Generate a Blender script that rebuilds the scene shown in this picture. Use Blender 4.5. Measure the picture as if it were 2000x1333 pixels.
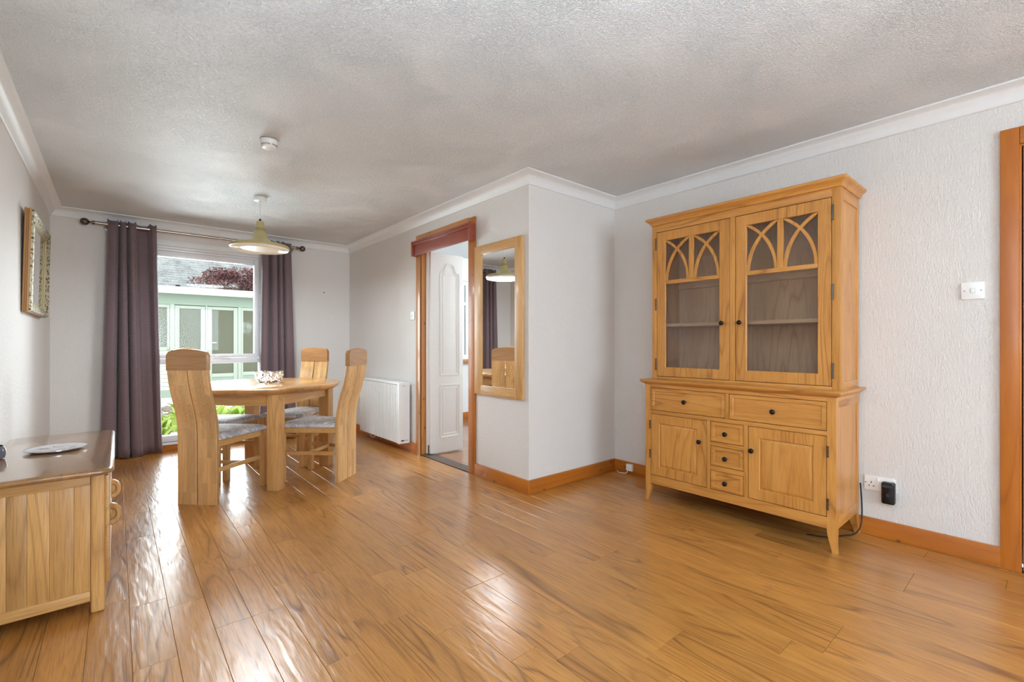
import bpy, bmesh, math, random
from mathutils import Vector, Matrix
R = math.radians
random.seed(7)
for o in list(bpy.data.objects): bpy.data.objects.remove(o, do_unlink=True)
S = bpy.context.scene
C = S.collection

# ------------------------------------------------------------------ camera, sky, lights, exposure
cam_d = bpy.data.cameras.new('camera'); cam = bpy.data.objects.new('camera', cam_d); C.objects.link(cam)
cam_d.sensor_width = 36.0; cam_d.lens = 906.3 / 2000 * 36.0; cam_d.shift_y = 0.00274
cam_d.clip_start = 0.02; cam_d.clip_end = 200
cam.location = (0, 0, 1.1236); cam.rotation_euler = (R(90), 0, R(-40.46))
S.camera = cam

W = bpy.data.worlds.new('world'); S.world = W; W.use_nodes = True
bg = W.node_tree.nodes['Background']; bg.inputs[0].default_value = (0.86, 0.94, 1.0, 1); bg.inputs[1].default_value = 2.0

def area(name, loc, rot, sx, sy, power, col=(1, 1, 1)):
    l = bpy.data.lights.new(name, 'AREA'); l.shape = 'RECTANGLE'; l.size = sx; l.size_y = sy; l.energy = power; l.color = col
    o = bpy.data.objects.new(name, l); C.objects.link(o); o.location = loc; o.rotation_euler = rot
    return o
# daylight of the big front window behind the camera
area('front_window_daylight', (1.3, -3.52, 1.5), (R(-90), 0, R(180)), 1.9, 1.2, 66, (0.73, 0.875, 1.0))
# point light added to brighten the kitchen, no fixture
kl = bpy.data.lights.new('kitchen_fill', 'POINT'); kl.energy = 48; kl.shadow_soft_size = 0.25; kl.color = (0.82, 0.93, 1.0)
ko = bpy.data.objects.new('kitchen_fill', kl); C.objects.link(ko); ko.location = (4.4, 3.7, 1.85)

S.view_settings.view_transform = 'Standard'; S.view_settings.look = 'None'
S.view_settings.gamma = 1; S.view_settings.use_curve_mapping = False
S.view_settings.exposure = 0.92
S.cycles.diffuse_bounces = 8; S.cycles.max_bounces = 14

# upward fill light added behind the camera to lift ceiling and walls
area('rear_fill', (-0.12, -0.45, 0.92), (R(180), 0, 0), 0.32, 0.32, 60, (0.70, 0.86, 1.0)).data.spread = R(136)
# fill light added under the unlit pendant to brighten the dining end
pb = area('pendant_fill', (0.953, 4.497, 1.937), (0, 0, 0), 0.44, 0.44, 15.5, (0.84, 0.93, 1.0)); pb.data.shape = 'DISK'
# daylight of the garden window
area('garden_window_daylight', (0.68, 6.44, 1.15), (R(-90), 0, R(20)), 1.2, 2.0, 56, (0.84, 0.93, 1.0))

# ------------------------------------------------------------------ room measures (metres)
XL, YW, XD, YR, XS, H = -0.4685, 6.061, 2.3446, 2.556, 3.3824, 2.4
YN = -3.3

# ------------------------------------------------------------------ helpers
ROOT = {}
def B(): return bmesh.new()
def box(bm, x0, x1, y0, y1, z0, z1, bev=0.0, seg=2):
    if x0 > x1: x0, x1 = x1, x0
    if y0 > y1: y0, y1 = y1, y0
    if z0 > z1: z0, z1 = z1, z0
    v = [bm.verts.new((x, y, z)) for x in (x0, x1) for y in (y0, y1) for z in (z0, z1)]
    fs = [bm.faces.new([v[i] for i in q]) for q in ((0,1,3,2),(4,6,7,5),(0,4,5,1),(2,3,7,6),(0,2,6,4),(1,5,7,3))]
    if bev:
        es = list({e for f in fs for e in f.edges})
        bmesh.ops.bevel(bm, geom=es, offset=bev, segments=seg, affect='EDGES', profile=0.6)
def loft(bm, rings, cap=True, closed=True, wrap=False):
    V = [[bm.verts.new(p) for p in r] for r in rings]
    n = len(V[0]); m = len(V)
    for i in range(m if wrap else m - 1):
        a, b = V[i], V[(i + 1) % m]
        for j in range(n if closed else n - 1):
            k = (j + 1) % n
            bm.faces.new((a[j], a[k], b[k], b[j]))
    if cap and not wrap:
        bm.faces.new(list(reversed(V[0]))); bm.faces.new(V[-1])
def lathe(bm, prof, seg=32, cx=0, cy=0, cap=True):
    rings = [[(cx + r * math.cos(2*math.pi*k/seg), cy + r * math.sin(2*math.pi*k/seg), z) for k in range(seg)] for r, z in prof]
    loft(bm, rings, cap)
def tube(bm, pts, r, seg=10, cap=True):
    pts = [Vector(p) for p in pts]; rings = []
    up = None
    for i, p in enumerate(pts):
        t = (pts[min(i+1, len(pts)-1)] - pts[max(i-1, 0)]).normalized()
        if up is None: up = Vector((0,0,1)) if abs(t.z) < 0.9 else Vector((1,0,0))
        a = t.cross(up).normalized(); b = a.cross(t).normalized(); up = b
        rr = r[i] if isinstance(r, (list, tuple)) else r
        rings.append([p + a*rr*math.cos(2*math.pi*k/seg) + b*rr*math.sin(2*math.pi*k/seg) for k in range(seg)])
    loft(bm, rings, cap)
def bar(bm, p0, p1, w, h, bev=0.0):
    p0, p1 = Vector(p0), Vector(p1); t = (p1-p0).normalized()
    up = Vector((0,0,1)) if abs(t.z) < 0.95 else Vector((0,1,0))
    s = t.cross(up).normalized(); u = s.cross(t).normalized()
    rings = [[p + s*a*w/2 + u*b*h/2 for a, b in ((-1,-1),(1,-1),(1,1),(-1,1))] for p in (p0, p1)]
    n0 = len(bm.edges)
    old = set(bm.edges)
    loft(bm, rings)
    if bev:
        bmesh.ops.bevel(bm, geom=[e for e in bm.edges if e not in old], offset=bev, segments=2, affect='EDGES')
def prism(bm, poly, f0, f1):
    """poly: 2D points; f0/f1 map a 2D point to 3D on the two ends"""
    loft(bm, [[f0(p) for p in poly], [f1(p) for p in poly]])
def catmull(pts, n=6):
    out = []
    P = [pts[0]] + list(pts) + [pts[-1]]
    for i in range(1, len(P) - 2):
        for k in range(n):
            t = k / n; t2 = t*t; t3 = t2*t
            out.append(tuple(0.5*((2*b) + (-a+c)*t + (2*a-5*b+4*c-d)*t2 + (-a+3*b-3*c+d)*t3) for a, b, c, d in zip(P[i-1], P[i], P[i+1], P[i+2])))
    out.append(tuple(pts[-1])); return out
def meshify(name, bm, mat, smooth=True, ang=32):
    bmesh.ops.recalc_face_normals(bm, faces=bm.faces)
    me = bpy.data.meshes.new(name); bm.to_mesh(me); bm.free()
    if mat is not None: me.materials.append(mat)
    if smooth:
        me.polygons.foreach_set('use_smooth', [True]*len(me.polygons))
        me.set_sharp_from_angle(angle=R(ang))
    return me
def fin(name, bm, mat, parent=None, local=False, smooth=True, ang=32):
    """bmesh -> object. World coordinates by default; parts are shifted into the frame of their thing."""
    if parent is not None:
        if not local: bmesh.ops.translate(bm, verts=bm.verts, vec=-ROOT[parent.name])
        o = bpy.data.objects.new(name, meshify(name, bm, mat, smooth, ang)); C.objects.link(o); o.parent = parent
        ROOT[o.name] = ROOT[parent.name]
        return o
    xs = [v.co.x for v in bm.verts]; ys = [v.co.y for v in bm.verts]; zs = [v.co.z for v in bm.verts]
    c = Vector(((min(xs)+max(xs))/2, (min(ys)+max(ys))/2, min(zs)))
    bmesh.ops.translate(bm, verts=bm.verts, vec=-c)
    o = bpy.data.objects.new(name, meshify(name, bm, mat, smooth, ang)); C.objects.link(o); o.location = c
    ROOT[o.name] = c
    return o
def tag(o, label, cat, group=None):
    o['label'] = label; o['category'] = cat
    if group: o['group'] = group
    return o
def thing(name, label, cat, loc, rotz=0.0, group=None):
    o = bpy.data.objects.new(name, None); C.objects.link(o); o.location = loc; o.rotation_euler = (0, 0, rotz)
    o.empty_display_size = 0.1
    ROOT[o.name] = Vector(loc)
    return tag(o, label, cat, group)
def struct(o, label=None):
    o['kind'] = 'structure'
    if label: o['label'] = label
    return o
def sempty(name, loc, label):
    o = bpy.data.objects.new(name, None); C.objects.link(o); o.location = loc; o.empty_display_size = 0.1
    ROOT[o.name] = Vector(loc); return struct(o, label)
def bx(name, mat, parent, *a, **k):
    bm = B(); box(bm, *a, **k); return fin(name, bm, mat, parent)
def dup(o, parent=None):
    c = o.copy(); C.objects.link(c); c.parent = parent; ROOT[c.name] = ROOT[o.name]
    for ch in list(o.children): dup(ch, c)
    return c

# ------------------------------------------------------------------ materials
def srgb(r, g, b):
    f = lambda c: (c/255/12.92 if c/255 <= 0.04045 else ((c/255+0.055)/1.055)**2.4)
    return (f(r), f(g), f(b), 1)
class NT:
    def __init__(s, name):
        s.m = bpy.data.materials.new(name); s.m.use_nodes = True; s.t = s.m.node_tree; s.n = s.t.nodes; s.l = s.t.links
        s.p = s.n['Principled BSDF']; s.out = s.n['Material Output']
    def new(s, t, **k):
        n = s.n.new(t)
        for a, v in k.items(): setattr(n, a, v)
        return n
    def link(s, a, b): s.l.new(a, b)
    def setp(s, **k):
        for a, v in k.items(): s.p.inputs[a.replace('_', ' ')].default_value = v
    def math(s, op, a, b=None):
        n = s.new('ShaderNodeMath', operation=op)
        for i, v in enumerate((a, b)):
            if v is None: continue
            if isinstance(v, (int, float)): n.inputs[i].default_value = v
            else: s.link(v, n.inputs[i])
        return n.outputs[0]
    def ramp(s, fac, stops):
        n = s.new('ShaderNodeValToRGB'); e = n.color_ramp.elements
        while len(e) < len(stops): e.new(0.5)
        for el, (p, c) in zip(e, stops): el.position = p; el.color = c if len(c) == 4 else (*c, 1)
        s.link(fac, n.inputs[0]); return n.outputs[0]
    def mix(s, fac, a, b, mode='MIX'):
        n = s.new('ShaderNodeMix', data_type='RGBA', blend_type=mode)
        for i, v in ((0, fac), (6, a), (7, b)):
            if isinstance(v, (int, float)): n.inputs[i].default_value = v
            elif isinstance(v, tuple): n.inputs[i].default_value = v
            else: s.link(v, n.inputs[i])
        return n.outputs[2]
    def noise(s, vec, scale, detail=2, rough=0.5, dist=0.0):
        n = s.new('ShaderNodeTexNoise'); n.inputs['Scale'].default_value = scale; n.inputs['Detail'].default_value = detail
        n.inputs['Roughness'].default_value = rough; n.inputs['Distortion'].default_value = dist
        if vec is not None: s.link(vec, n.inputs['Vector'])
        return n.outputs[0]
    def mapping(s, vec, scale=(1,1,1), rot=(0,0,0), loc=(0,0,0)):
        n = s.new('ShaderNodeMapping'); n.inputs['Scale'].default_value = scale; n.inputs['Rotation'].default_value = rot
        n.inputs['Location'].default_value = loc
        s.link(vec, n.inputs['Vector']); return n.outputs[0]
    def objcoord(s, rnd=True):
        tc = s.new('ShaderNodeTexCoord'); v = tc.outputs['Object']
        if not rnd: return v, None
        oi = s.new('ShaderNodeObjectInfo'); r = oi.outputs['Random']
        cmb = s.new('ShaderNodeCombineXYZ')
        s.link(s.math('MULTIPLY', r, 31.7), cmb.inputs[0]); s.link(s.math('MULTIPLY', r, 53.1), cmb.inputs[1]); s.link(s.math('MULTIPLY', r, 17.3), cmb.inputs[2])
        ad = s.new('ShaderNodeVectorMath', operation='ADD'); s.link(v, ad.inputs[0]); s.link(cmb.outputs[0], ad.inputs[1])
        return ad.outputs[0], r
    def bump(s, h, strength=0.3, dist=0.01, normal=None):
        n = s.new('ShaderNodeBump'); n.inputs['Strength'].default_value = strength; n.inputs['Distance'].default_value = dist
        s.link(h, n.inputs['Height'])
        if normal is not None: s.link(normal, n.inputs['Normal'])
        return n.outputs[0]
def plain(name, col, rough=0.5, metal=0.0, spec=0.5, coat=0.0, **k):
    t = NT(name); t.setp(Base_Color=col, Roughness=rough, Metallic=metal, Coat_Weight=coat)
    t.p.inputs['Specular IOR Level'].default_value = spec
    for a, v in k.items(): t.p.inputs[a.replace('_', ' ')].default_value = v
    v, r = t.objcoord()
    f = t.noise(v, 30, 3)
    t.link(t.mix(1.0, col, t.ramp(f, [(0.3, (0.985,)*3), (0.7, (1.01,)*3)]), 'MULTIPLY'), t.p.inputs['Base Color'])
    return t.m
def wood(name, axis, light, dark, line, rings=9, scale=5.0, rough=0.35, coat=0.3, coat_rough=0.15, staves=None, knots=None, scrape=0.0, vary=0.12, line_amt=0.75, pore=0.35, spec=0.5):
    t = NT(name)
    v0, rnd = t.objcoord()
    # put the grain along local Y of the texture space
    rot = {'x': (0, 0, R(90)), 'y': (0, 0, 0), 'z': (R(90), 0, 0)}[axis]
    v = t.mapping(v0, rot=rot)
    st = t.mapping(v, scale=(1, 0.085, 1))
    low = t.noise(st, scale, 1.5, 0.45, 0.25)
    ph = t.math('MULTIPLY', low, rings*1.7)
    fr = t.math('PINGPONG', ph, 0.5)
    lines = t.ramp(fr, [(0.0, (1,)*3), (0.10, (0.35,)*3), (0.24, (0,)*3)])
    lines = t.math('MULTIPLY', lines, t.ramp(t.noise(t.mapping(v, scale=(1, 0.3, 1)), 4.0, 1), [(0.38, (0.12,)*3), (0.62, (1,)*3)]))
    pv = t.mapping(v, scale=(1, 0.035, 1))
    pores = t.noise(pv, 210, 3, 0.6)
    pm = t.ramp(pores, [(0.36, (1,)*3), (0.52, (0,)*3)])
    broad = t.noise(t.mapping(v, scale=(1, 0.16, 1)), 9, 3, 0.55)
    col = t.mix(t.ramp(broad, [(0.3, (0,)*3), (0.72, (1,)*3)]), light, dark)
    col = t.mix(t.math('MULTIPLY', lines, line_amt), col, line)
    col = t.mix(t.math('MULTIPLY', pm, pore), col, line)
    if staves:
        br = t.new('ShaderNodeTexBrick', offset=0.43, squash=1.0)
        br.inputs['Scale'].default_value = 1.0; br.inputs['Mortar Size'].default_value = 0.0006; br.inputs['Brick Width'].default_value = staves[1]
        br.inputs['Row Height'].default_value = staves[0]; br.inputs['Color1'].default_value = (0.60, 0.60, 0.60, 1); br.inputs['Color2'].default_value = (1.15, 1.12, 1.08, 1)
        br.inputs['Mortar'].default_value = (0.62, 0.6, 0.58, 1); br.inputs['Bias'].default_value = 0.15
        # brick rows along texture X -> rotate so bricks lie along the grain
        sw = t.mapping(v, rot=(0, R(staves[2]) if len(staves) > 2 else 0, R(90)))
        t.link(sw, br.inputs['Vector'])
        col = t.mix(0.62, col, t.mix(1.0, col, br.outputs['Color'], 'MULTIPLY'))
    if knots:
        vo = t.new('ShaderNodeTexVoronoi', feature='F1'); vo.inputs['Scale'].default_value = knots; vo.inputs['Randomness'].default_value = 1
        vo.voronoi_dimensions = '2D'
        sp = t.new('ShaderNodeSeparateXYZ'); t.link(v, sp.inputs[0]); cb_ = t.new('ShaderNodeCombineXYZ')
        t.link(t.math('ADD', sp.outputs[0], sp.outputs[2]), cb_.inputs[0]); t.link(t.math('MULTIPLY', sp.outputs[1], 0.62), cb_.inputs[1])
        t.link(cb_.outputs[0], vo.inputs['Vector'])
        kn = t.ramp(vo.outputs['Distance'], [(0.012, (1,)*3), (0.042, (0.0,)*3)])
        halo = t.ramp(vo.outputs['Distance'], [(0.03, (1,)*3), (0.13, (0.0,)*3)])
        col = t.mix(t.math('MULTIPLY', halo, 0.35), col, dark)
        col = t.mix(t.math('MULTIPLY', kn, 0.8), col, (0.035, 0.014, 0.006, 1))
    hsv = t.new('ShaderNodeHueSaturation')
    t.link(t.math('ADD', t.math('MULTIPLY', rnd, vary*2), 1.0 - vary), hsv.inputs['Value'])
    t.link(col, hsv.inputs['Color']); t.link(hsv.outputs[0], t.p.inputs['Base Color'])
    t.setp(Roughness=rough, Coat_Weight=coat, Coat_Roughness=coat_rough)
    t.p.inputs['Specular IOR Level'].default_value = spec
    hgt = t.math('ADD', t.math('MULTIPLY', pm, -0.4), t.math('MULTIPLY', lines, -0.35))
    nrm = t.bump(hgt, 0.25, 0.0006)
    if scrape:
        sc = t.noise(t.mapping(v, scale=(1, 0.2, 1)), 26, 1.5, 0.5, 0.5)
        nrm = t.bump(sc, scrape, 0.004, nrm)
        t.link(nrm, t.p.inputs['Coat Normal'])
    t.link(nrm, t.p.inputs['Normal'])
    return t.m
AX = 'xyz'
OAK = {a: wood('honey_oak_'+a, a, srgb(212,152,76), srgb(194,132,60), srgb(150,92,36), rings=8, scale=6, rough=0.38, coat=0.25, coat_rough=0.25, vary=0.05, line_amt=0.85) for a in AX}
OAKIN = {a: wood('honey_oak_inside_'+a, a, srgb(212,176,136), srgb(196,158,118), srgb(168,128,92), rings=7, scale=6, rough=0.55, coat=0.0, vary=0.03) for a in AX}
NAT = {a: wood('natural_oak_'+a, a, srgb(216,170,110), srgb(196,148,88), srgb(148,104,58), rings=6, scale=7, rough=0.4, coat=0.15, vary=0.06, line_amt=0.45) for a in AX}
STAVE = wood('staved_oak', 'z', srgb(220,178,122), srgb(204,158,102), srgb(152,108,64), rings=5, scale=8, rough=0.42, coat=0.12, staves=(0.034, 0.31), vary=0.05, line_amt=0.4)
HEAD = wood('brown_oak_head', 'x', srgb(184,138,90), srgb(164,118,74), srgb(122,82,48), rings=6, scale=7, rough=0.42, coat=0.12, vary=0.05, line_amt=0.4)
TABLE = wood('table_oak', 'x', srgb(200,152,94), srgb(178,130,76), srgb(134,90,48), rings=6, scale=6, rough=0.28, coat=0.4, coat_rough=0.08, staves=(0.095, 0.7), vary=0.02, line_amt=0.4)
CAB = {a: wood('cabinet_oak_'+a, a, srgb(212,164,98), srgb(186,138,78), srgb(134,90,46), rings=8, scale=5, rough=0.36, coat=0.3, vary=0.13, line_amt=0.5) for a in AX}
CABTOP = wood('cabinet_top_oak', 'y', srgb(176,132,82), srgb(150,108,64), srgb(112,74,40), rings=7, scale=5, rough=0.25, coat=0.9, coat_rough=0.09, staves=(0.085, 0.9), vary=0.02, line_amt=0.45)
PINE = {a: wood('orange_pine_'+a, a, srgb(190,114,34), srgb(168,94,24), srgb(126,62,15), rings=6, scale=5, rough=0.4, coat=0.15, coat_rough=0.12, knots=4.6, vary=0.06, line_amt=0.45, pore=0.12) for a in AX}
PINEL = {a: wood('pale_pine_'+a, a, srgb(200,138,76), srgb(184,118,60), srgb(150,90,42), rings=6, scale=5, rough=0.32, coat=0.5, coat_rough=0.12, knots=4.4, vary=0.04, line_amt=0.4, pore=0.1) for a in AX}
MAHOG = wood('red_mahogany', 'y', srgb(158,72,44), srgb(140,58,34), srgb(106,40,24), rings=5, scale=5, rough=0.35, coat=0.3, vary=0.03, line_amt=0.35)
FLOOR = wood('lacquered_oak_plank', 'y', srgb(196,138,68), srgb(178,119,55), srgb(106,62,26), rings=10, scale=5.2, rough=0.30, coat=0.58, coat_rough=0.24, scrape=0.5, vary=0.10, line_amt=0.78, pore=0.4)
KFLOOR = wood('kitchen_plank', 'y', srgb(172,120,78), srgb(150,100,62), srgb(110,70,42), rings=7, scale=5, rough=0.3, coat=0.6, coat_rough=0.1, staves=(0.12, 0.9))

def wall_mat(name, col, amt, sx, sz, rough=0.6):
    t = NT(name); v, _ = t.objcoord(False)
    n1 = t.noise(t.mapping(v, scale=(1, 1, sz)), sx, 4, 0.6, 0.8)
    n2 = t.noise(v, 14, 3, 0.6)
    h = t.math('ADD', t.ramp(n1, [(0.35, (0,)*3), (0.65, (1,)*3)]), t.math('MULTIPLY', n2, 0.3))
    t.link(t.bump(h, amt, 0.004), t.p.inputs['Normal'])
    t.link(t.mix(1.0, col, t.ramp(t.noise(v, 2.0, 3), [(0.3, (0.975,)*3), (0.7, (1.0,)*3)]), 'MULTIPLY'), t.p.inputs['Base Color'])
    t.setp(Roughness=rough); t.p.inputs['Specular IOR Level'].default_value = 0.4
    return t.m
WALL = wall_mat('embossed_wallpaper', srgb(224,221,217), 0.5, 110, 0.42)
CEIL = NT('textured_ceiling'); _v, _ = CEIL.objcoord(False)
_a = CEIL.noise(CEIL.mapping(_v, scale=(1, 1.15, 1)), 70, 3, 0.6, 1.6); _b = CEIL.noise(_v, 130, 3, 0.6, 0.8)
_big = CEIL.noise(_v, 2.3, 2, 0.5, 1.0)
_h = CEIL.math('ADD', CEIL.ramp(_a, [(0.36, (0,)*3), (0.64, (1,)*3)]), CEIL.math('MULTIPLY', _b, 0.5))
_h = CEIL.math('MULTIPLY', _h, CEIL.ramp(_big, [(0.3, (0.45,)*3), (0.7, (1,)*3)]))
CEIL.link(CEIL.bump(_h, 0.9, 0.008), CEIL.p.inputs['Normal']); CEIL.setp(Base_Color=srgb(238,242,244), Roughness=0.42)
CEILM = CEIL.m
COVE = plain('coving_paint', srgb(228,231,232), 0.45)
WHITE = plain('white_plastic', srgb(236,236,234), 0.3)
UPVC = plain('white_frame', srgb(232,234,238), 0.25)
DOORW = plain('white_door_paint', srgb(232,230,227), 0.35)
RADW = plain('radiator_white', srgb(238,239,237), 0.35)
BLACKM = plain('black_knob_metal', srgb(30,30,32), 0.3, 0.6)
IRON = plain('dark_hinge_metal', srgb(92,84,74), 0.4, 0.85)
STEEL = plain('brushed_nickel', srgb(176,166,156), 0.25, 1.0)
FINIAL = plain('dark_nickel', srgb(112,102,96), 0.22, 1.0)
BLACKP = plain('gloss_black_plastic', srgb(16,16,18), 0.12)
GREYP = plain('screen_grey', srgb(56,62,70), 0.15)
CYAN = plain('icon_blue', srgb(70,110,140), 0.3)
DARK = plain('dark_gap', srgb(24,18,14), 0.8)
RUBBER = plain('black_cable', srgb(20,20,20), 0.45)
GOLDSH = plain('cream_gold_enamel', srgb(186,172,120), 0.28, 0.35, coat=0.4)
DIFF = plain('white_diffuser', srgb(232,228,214), 0.35)
GILT = plain('gilt_wood', srgb(164,118,66), 0.4, 0.2)
CREAMG = plain('cream_gilt', srgb(186,172,130), 0.4, 0.2)
GREYTH = plain('threshold_grey', srgb(112,98,92), 0.35, 0.5)
def orn():
    t = NT('ornate_silver_gilt'); v, _ = t.objcoord(False)
    vo = t.new('ShaderNodeTexVoronoi'); vo.inputs['Scale'].default_value = 48; t.link(v, vo.inputs['Vector'])
    n = t.noise(v, 110, 3, 0.6, 1.0)
    h = t.math('ADD', vo.outputs['Distance'], n)
    t.link(t.ramp(h, [(0.5, srgb(52,40,22)), (0.8, srgb(132,116,80)), (1.05, srgb(206,200,176))]), t.p.inputs['Base Color'])
    t.link(t.bump(h, 0.9, 0.008), t.p.inputs['Normal']); t.setp(Metallic=0.45, Roughness=0.35); return t.m
ORN = orn()
def mirror():
    t = NT('mirror_silver'); t.setp(Base_Color=(0.93, 0.94, 0.94, 1), Metallic=1.0, Roughness=0.004); return t.m
MIRROR = mirror()
def pane(name, tint=(0.95, 0.97, 0.96, 1), refl=0.9):
    t = NT(name); t.n.remove(t.p)
    tr = t.new('ShaderNodeBsdfTransparent'); tr.inputs[0].default_value = tint
    gl = t.new('ShaderNodeBsdfGlossy'); gl.inputs['Roughness'].default_value = 0.01; gl.inputs[0].default_value = (refl, refl, refl, 1)
    fr = t.new('ShaderNodeFresnel'); fr.inputs[0].default_value = 1.5
    mx = t.new('ShaderNodeMixShader'); t.link(fr.outputs[0], mx.inputs[0]); t.link(tr.outputs[0], mx.inputs[1]); t.link(gl.outputs[0], mx.inputs[2])
    t.link(mx.outputs[0], t.out.inputs[0]); return t.m
GLASS = pane('window_glass', refl=0.15); CABGLASS = pane('cabinet_glass', (0.97, 0.97, 0.97, 1))
def crystal():
    t = NT('cut_crystal'); t.setp(Base_Color=(0.98, 0.99, 1, 1), Roughness=0.01, IOR=1.52); t.p.inputs['Transmission Weight'].default_value = 1.0; return t.m
CRYSTAL = crystal()
def curtain_mat():
    t = NT('plum_ribbed_fabric'); v, _ = t.objcoord(False)
    sx = t.new('ShaderNodeSeparateXYZ'); t.link(v, sx.inputs[0])
    w = t.math('SINE', t.math('MULTIPLY', sx.outputs[2], 2*math.pi/0.0135))
    w01 = t.math('ADD', t.math('MULTIPLY', w, 0.5), 0.5)
    col = t.mix(w01, srgb(98,80,84), srgb(126,106,110))
    n = t.noise(v, 300, 2); col = t.mix(1.0, col, t.ramp(n, [(0.3, (0.9,)*3), (0.7, (1.08,)*3)]), 'MULTIPLY')
    t.link(col, t.p.inputs['Base Color']); t.link(t.bump(w01, 0.5, 0.0015), t.p.inputs['Normal'])
    t.setp(Roughness=0.6, Sheen_Weight=0.25); t.p.inputs['Specular IOR Level'].default_value = 0.3; return t.m
CURT = curtain_mat()
def floral():
    t = NT('grey_floral_fabric'); v, _ = t.objcoord()
    n = t.noise(v, 6, 0.5, 0.5, 1.2)
    ln = t.ramp(t.math('PINGPONG', t.math('MULTIPLY', n, 9), 0.5), [(0.0, (1,)*3), (0.09, (0.9,)*3), (0.15, (0,)*3)])
    m = t.ramp(t.noise(v, 7, 1, 0.5, 0.6), [(0.40, (0.25,)*3), (0.50, (1,)*3)])
    leaf = t.ramp(t.noise(t.mapping(v, loc=(3, 1, 2)), 8, 0.5, 0.4, 1.0), [(0.56, (0,)*3), (0.575, (1,)*3)])
    col = t.mix(t.math('MAXIMUM', t.math('MULTIPLY', ln, m), t.math('MULTIPLY', leaf, 0.4)), srgb(166,168,173), srgb(228,227,225))
    t.link(col, t.p.inputs['Base Color']); t.setp(Roughness=0.55, Sheen_Weight=0.2)
    t.link(t.bump(t.noise(v, 400, 2), 0.15, 0.001), t.p.inputs['Normal']); return t.m
FLORAL = floral()
def plate_mat():
    t = NT('printed_plate'); v, _ = t.objcoord(False)
    n = t.noise(v, 26, 2, 0.5, 0.8)
    sx = t.new('ShaderNodeVectorMath', operation='LENGTH'); t.link(t.mapping(v, scale=(1, 1, 0)), sx.inputs[0])
    inside = t.ramp(sx.outputs['Value'], [(0.055, (1,)*3), (0.08, (0,)*3)])
    pr = t.math('MULTIPLY', t.ramp(n, [(0.55, (0,)*3), (0.6, (1,)*3)]), inside)
    t.link(t.mix(pr, srgb(226,226,230), srgb(126,112,118)), t.p.inputs['Base Color']); t.setp(Roughness=0.12, Coat_Weight=0.6); return t.m
PLATE = plate_mat()
GREENP = plain('pale_green_paint', srgb(146,160,145), 0.5)
GREENL = plain('light_green_paint', srgb(170,177,164), 0.45)
CREAMF = plain('cream_fascia', srgb(206,206,190), 0.45)
FARGL = plain('summerhouse_glass', srgb(104,104,88), 0.05, spec=0.2)
DARKIN = plain('summerhouse_inside', srgb(120,104,86), 0.8)
def tiles_mat():
    t = NT('grey_roof_tiles'); v, _ = t.objcoord(False)
    n = t.noise(t.mapping(v, scale=(1, 1, 1)), 3, 5, 0.65); n2 = t.noise(v, 18, 3, 0.7)
    t.link(t.ramp(t.math('ADD', t.math('MULTIPLY', n, 0.5), t.math('MULTIPLY', n2, 0.5)), [(0.35, srgb(92,92,92)), (0.65, srgb(156,154,150))]), t.p.inputs['Base Color'])
    t.setp(Roughness=0.8); return t.m
ROOFT = tiles_mat()
def leafmat(name, c1, c2, c3):
    t = NT(name); v, r = t.objcoord(); g = t.new('ShaderNodeNewGeometry')
    f = t.math('ADD', t.math('MULTIPLY', t.noise(v, 5, 3), 0.6), t.math('MULTIPLY', g.outputs['Random Per Island'], 0.4))
    t.link(t.ramp(f, [(0.3, c1), (0.5, c2), (0.72, c3)]), t.p.inputs['Base Color']); t.setp(Roughness=0.5); return t.m
ACER = leafmat('acer_leaf', srgb(40,18,24), srgb(94,42,46), srgb(166,112,106))
HOSTA = leafmat('hosta_leaf', srgb(98,132,38), srgb(140,172,54), srgb(190,204,108))
BARK = plain('bark', srgb(80,64,54), 0.8)
def ground_mat():
    t = NT('pale_paving'); v, _ = t.objcoord(False)
    t.link(t.ramp(t.noise(v, 8, 5, 0.7), [(0.3, srgb(196,184,172)), (0.7, srgb(226,216,206))]), t.p.inputs['Base Color']); t.setp(Roughness=0.85); return t.m
PAVE = ground_mat()
STONE = plain('garden_stone', srgb(128,116,100), 0.85)
BRICK = plain('far_house_render', srgb(190,184,172), 0.85)

# ------------------------------------------------------------------ room shell
def wall(name, mat, boxes, label):
    bm = B()
    for b in boxes: box(bm, *b)
    return struct(fin(name, bm, mat, smooth=False), label)
T = 0.12
wall('wall_left', WALL, [(XL-T, XL, YN-0.2, YW+0.2, 0, H)], 'off-white embossed wall on the left')
WX0, WX1, WZ0, WZ1 = 0.10, 1.325, 0.085, 2.15
wall('wall_far', WALL, [(XL, WX0, YW, YW+0.2, 0, H), (WX1, XD+0.1, YW, YW+0.2, 0, H), (WX0, WX1, YW, YW+0.2, WZ1, H), (WX0, WX1, YW, YW+0.2, 0, WZ0)], 'off-white far wall around the garden window')
DY0, DY1, DZ = 3.29, 4.18, 2.145
wall('wall_middle', WALL, [(XD, XD+0.1, YR+0.12, DY0, 0, H), (XD, XD+0.1, DY1, YW, 0, H), (XD, XD+0.1, DY0, DY1, DZ, H)], 'off-white embossed wall with doorway and mirror')
wall('wall_return', WALL, [(XD, 5.1, YR, YR+0.12, 0, H)], 'short white return wall beside the dresser')
EY0, EY1, EZ = -0.80, 0.135, 2.115
wall('wall_right', WALL, [(XS, XS+T, EY1, YR, 0, H), (XS, XS+T, YN-0.2, EY0, 0, H), (XS, XS+T, EY0, EY1, EZ, H)], 'off-white embossed wall behind the dresser')
NX0, NX1, NZ0, NZ1 = 0.30, 2.30, 0.88, 2.14
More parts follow.
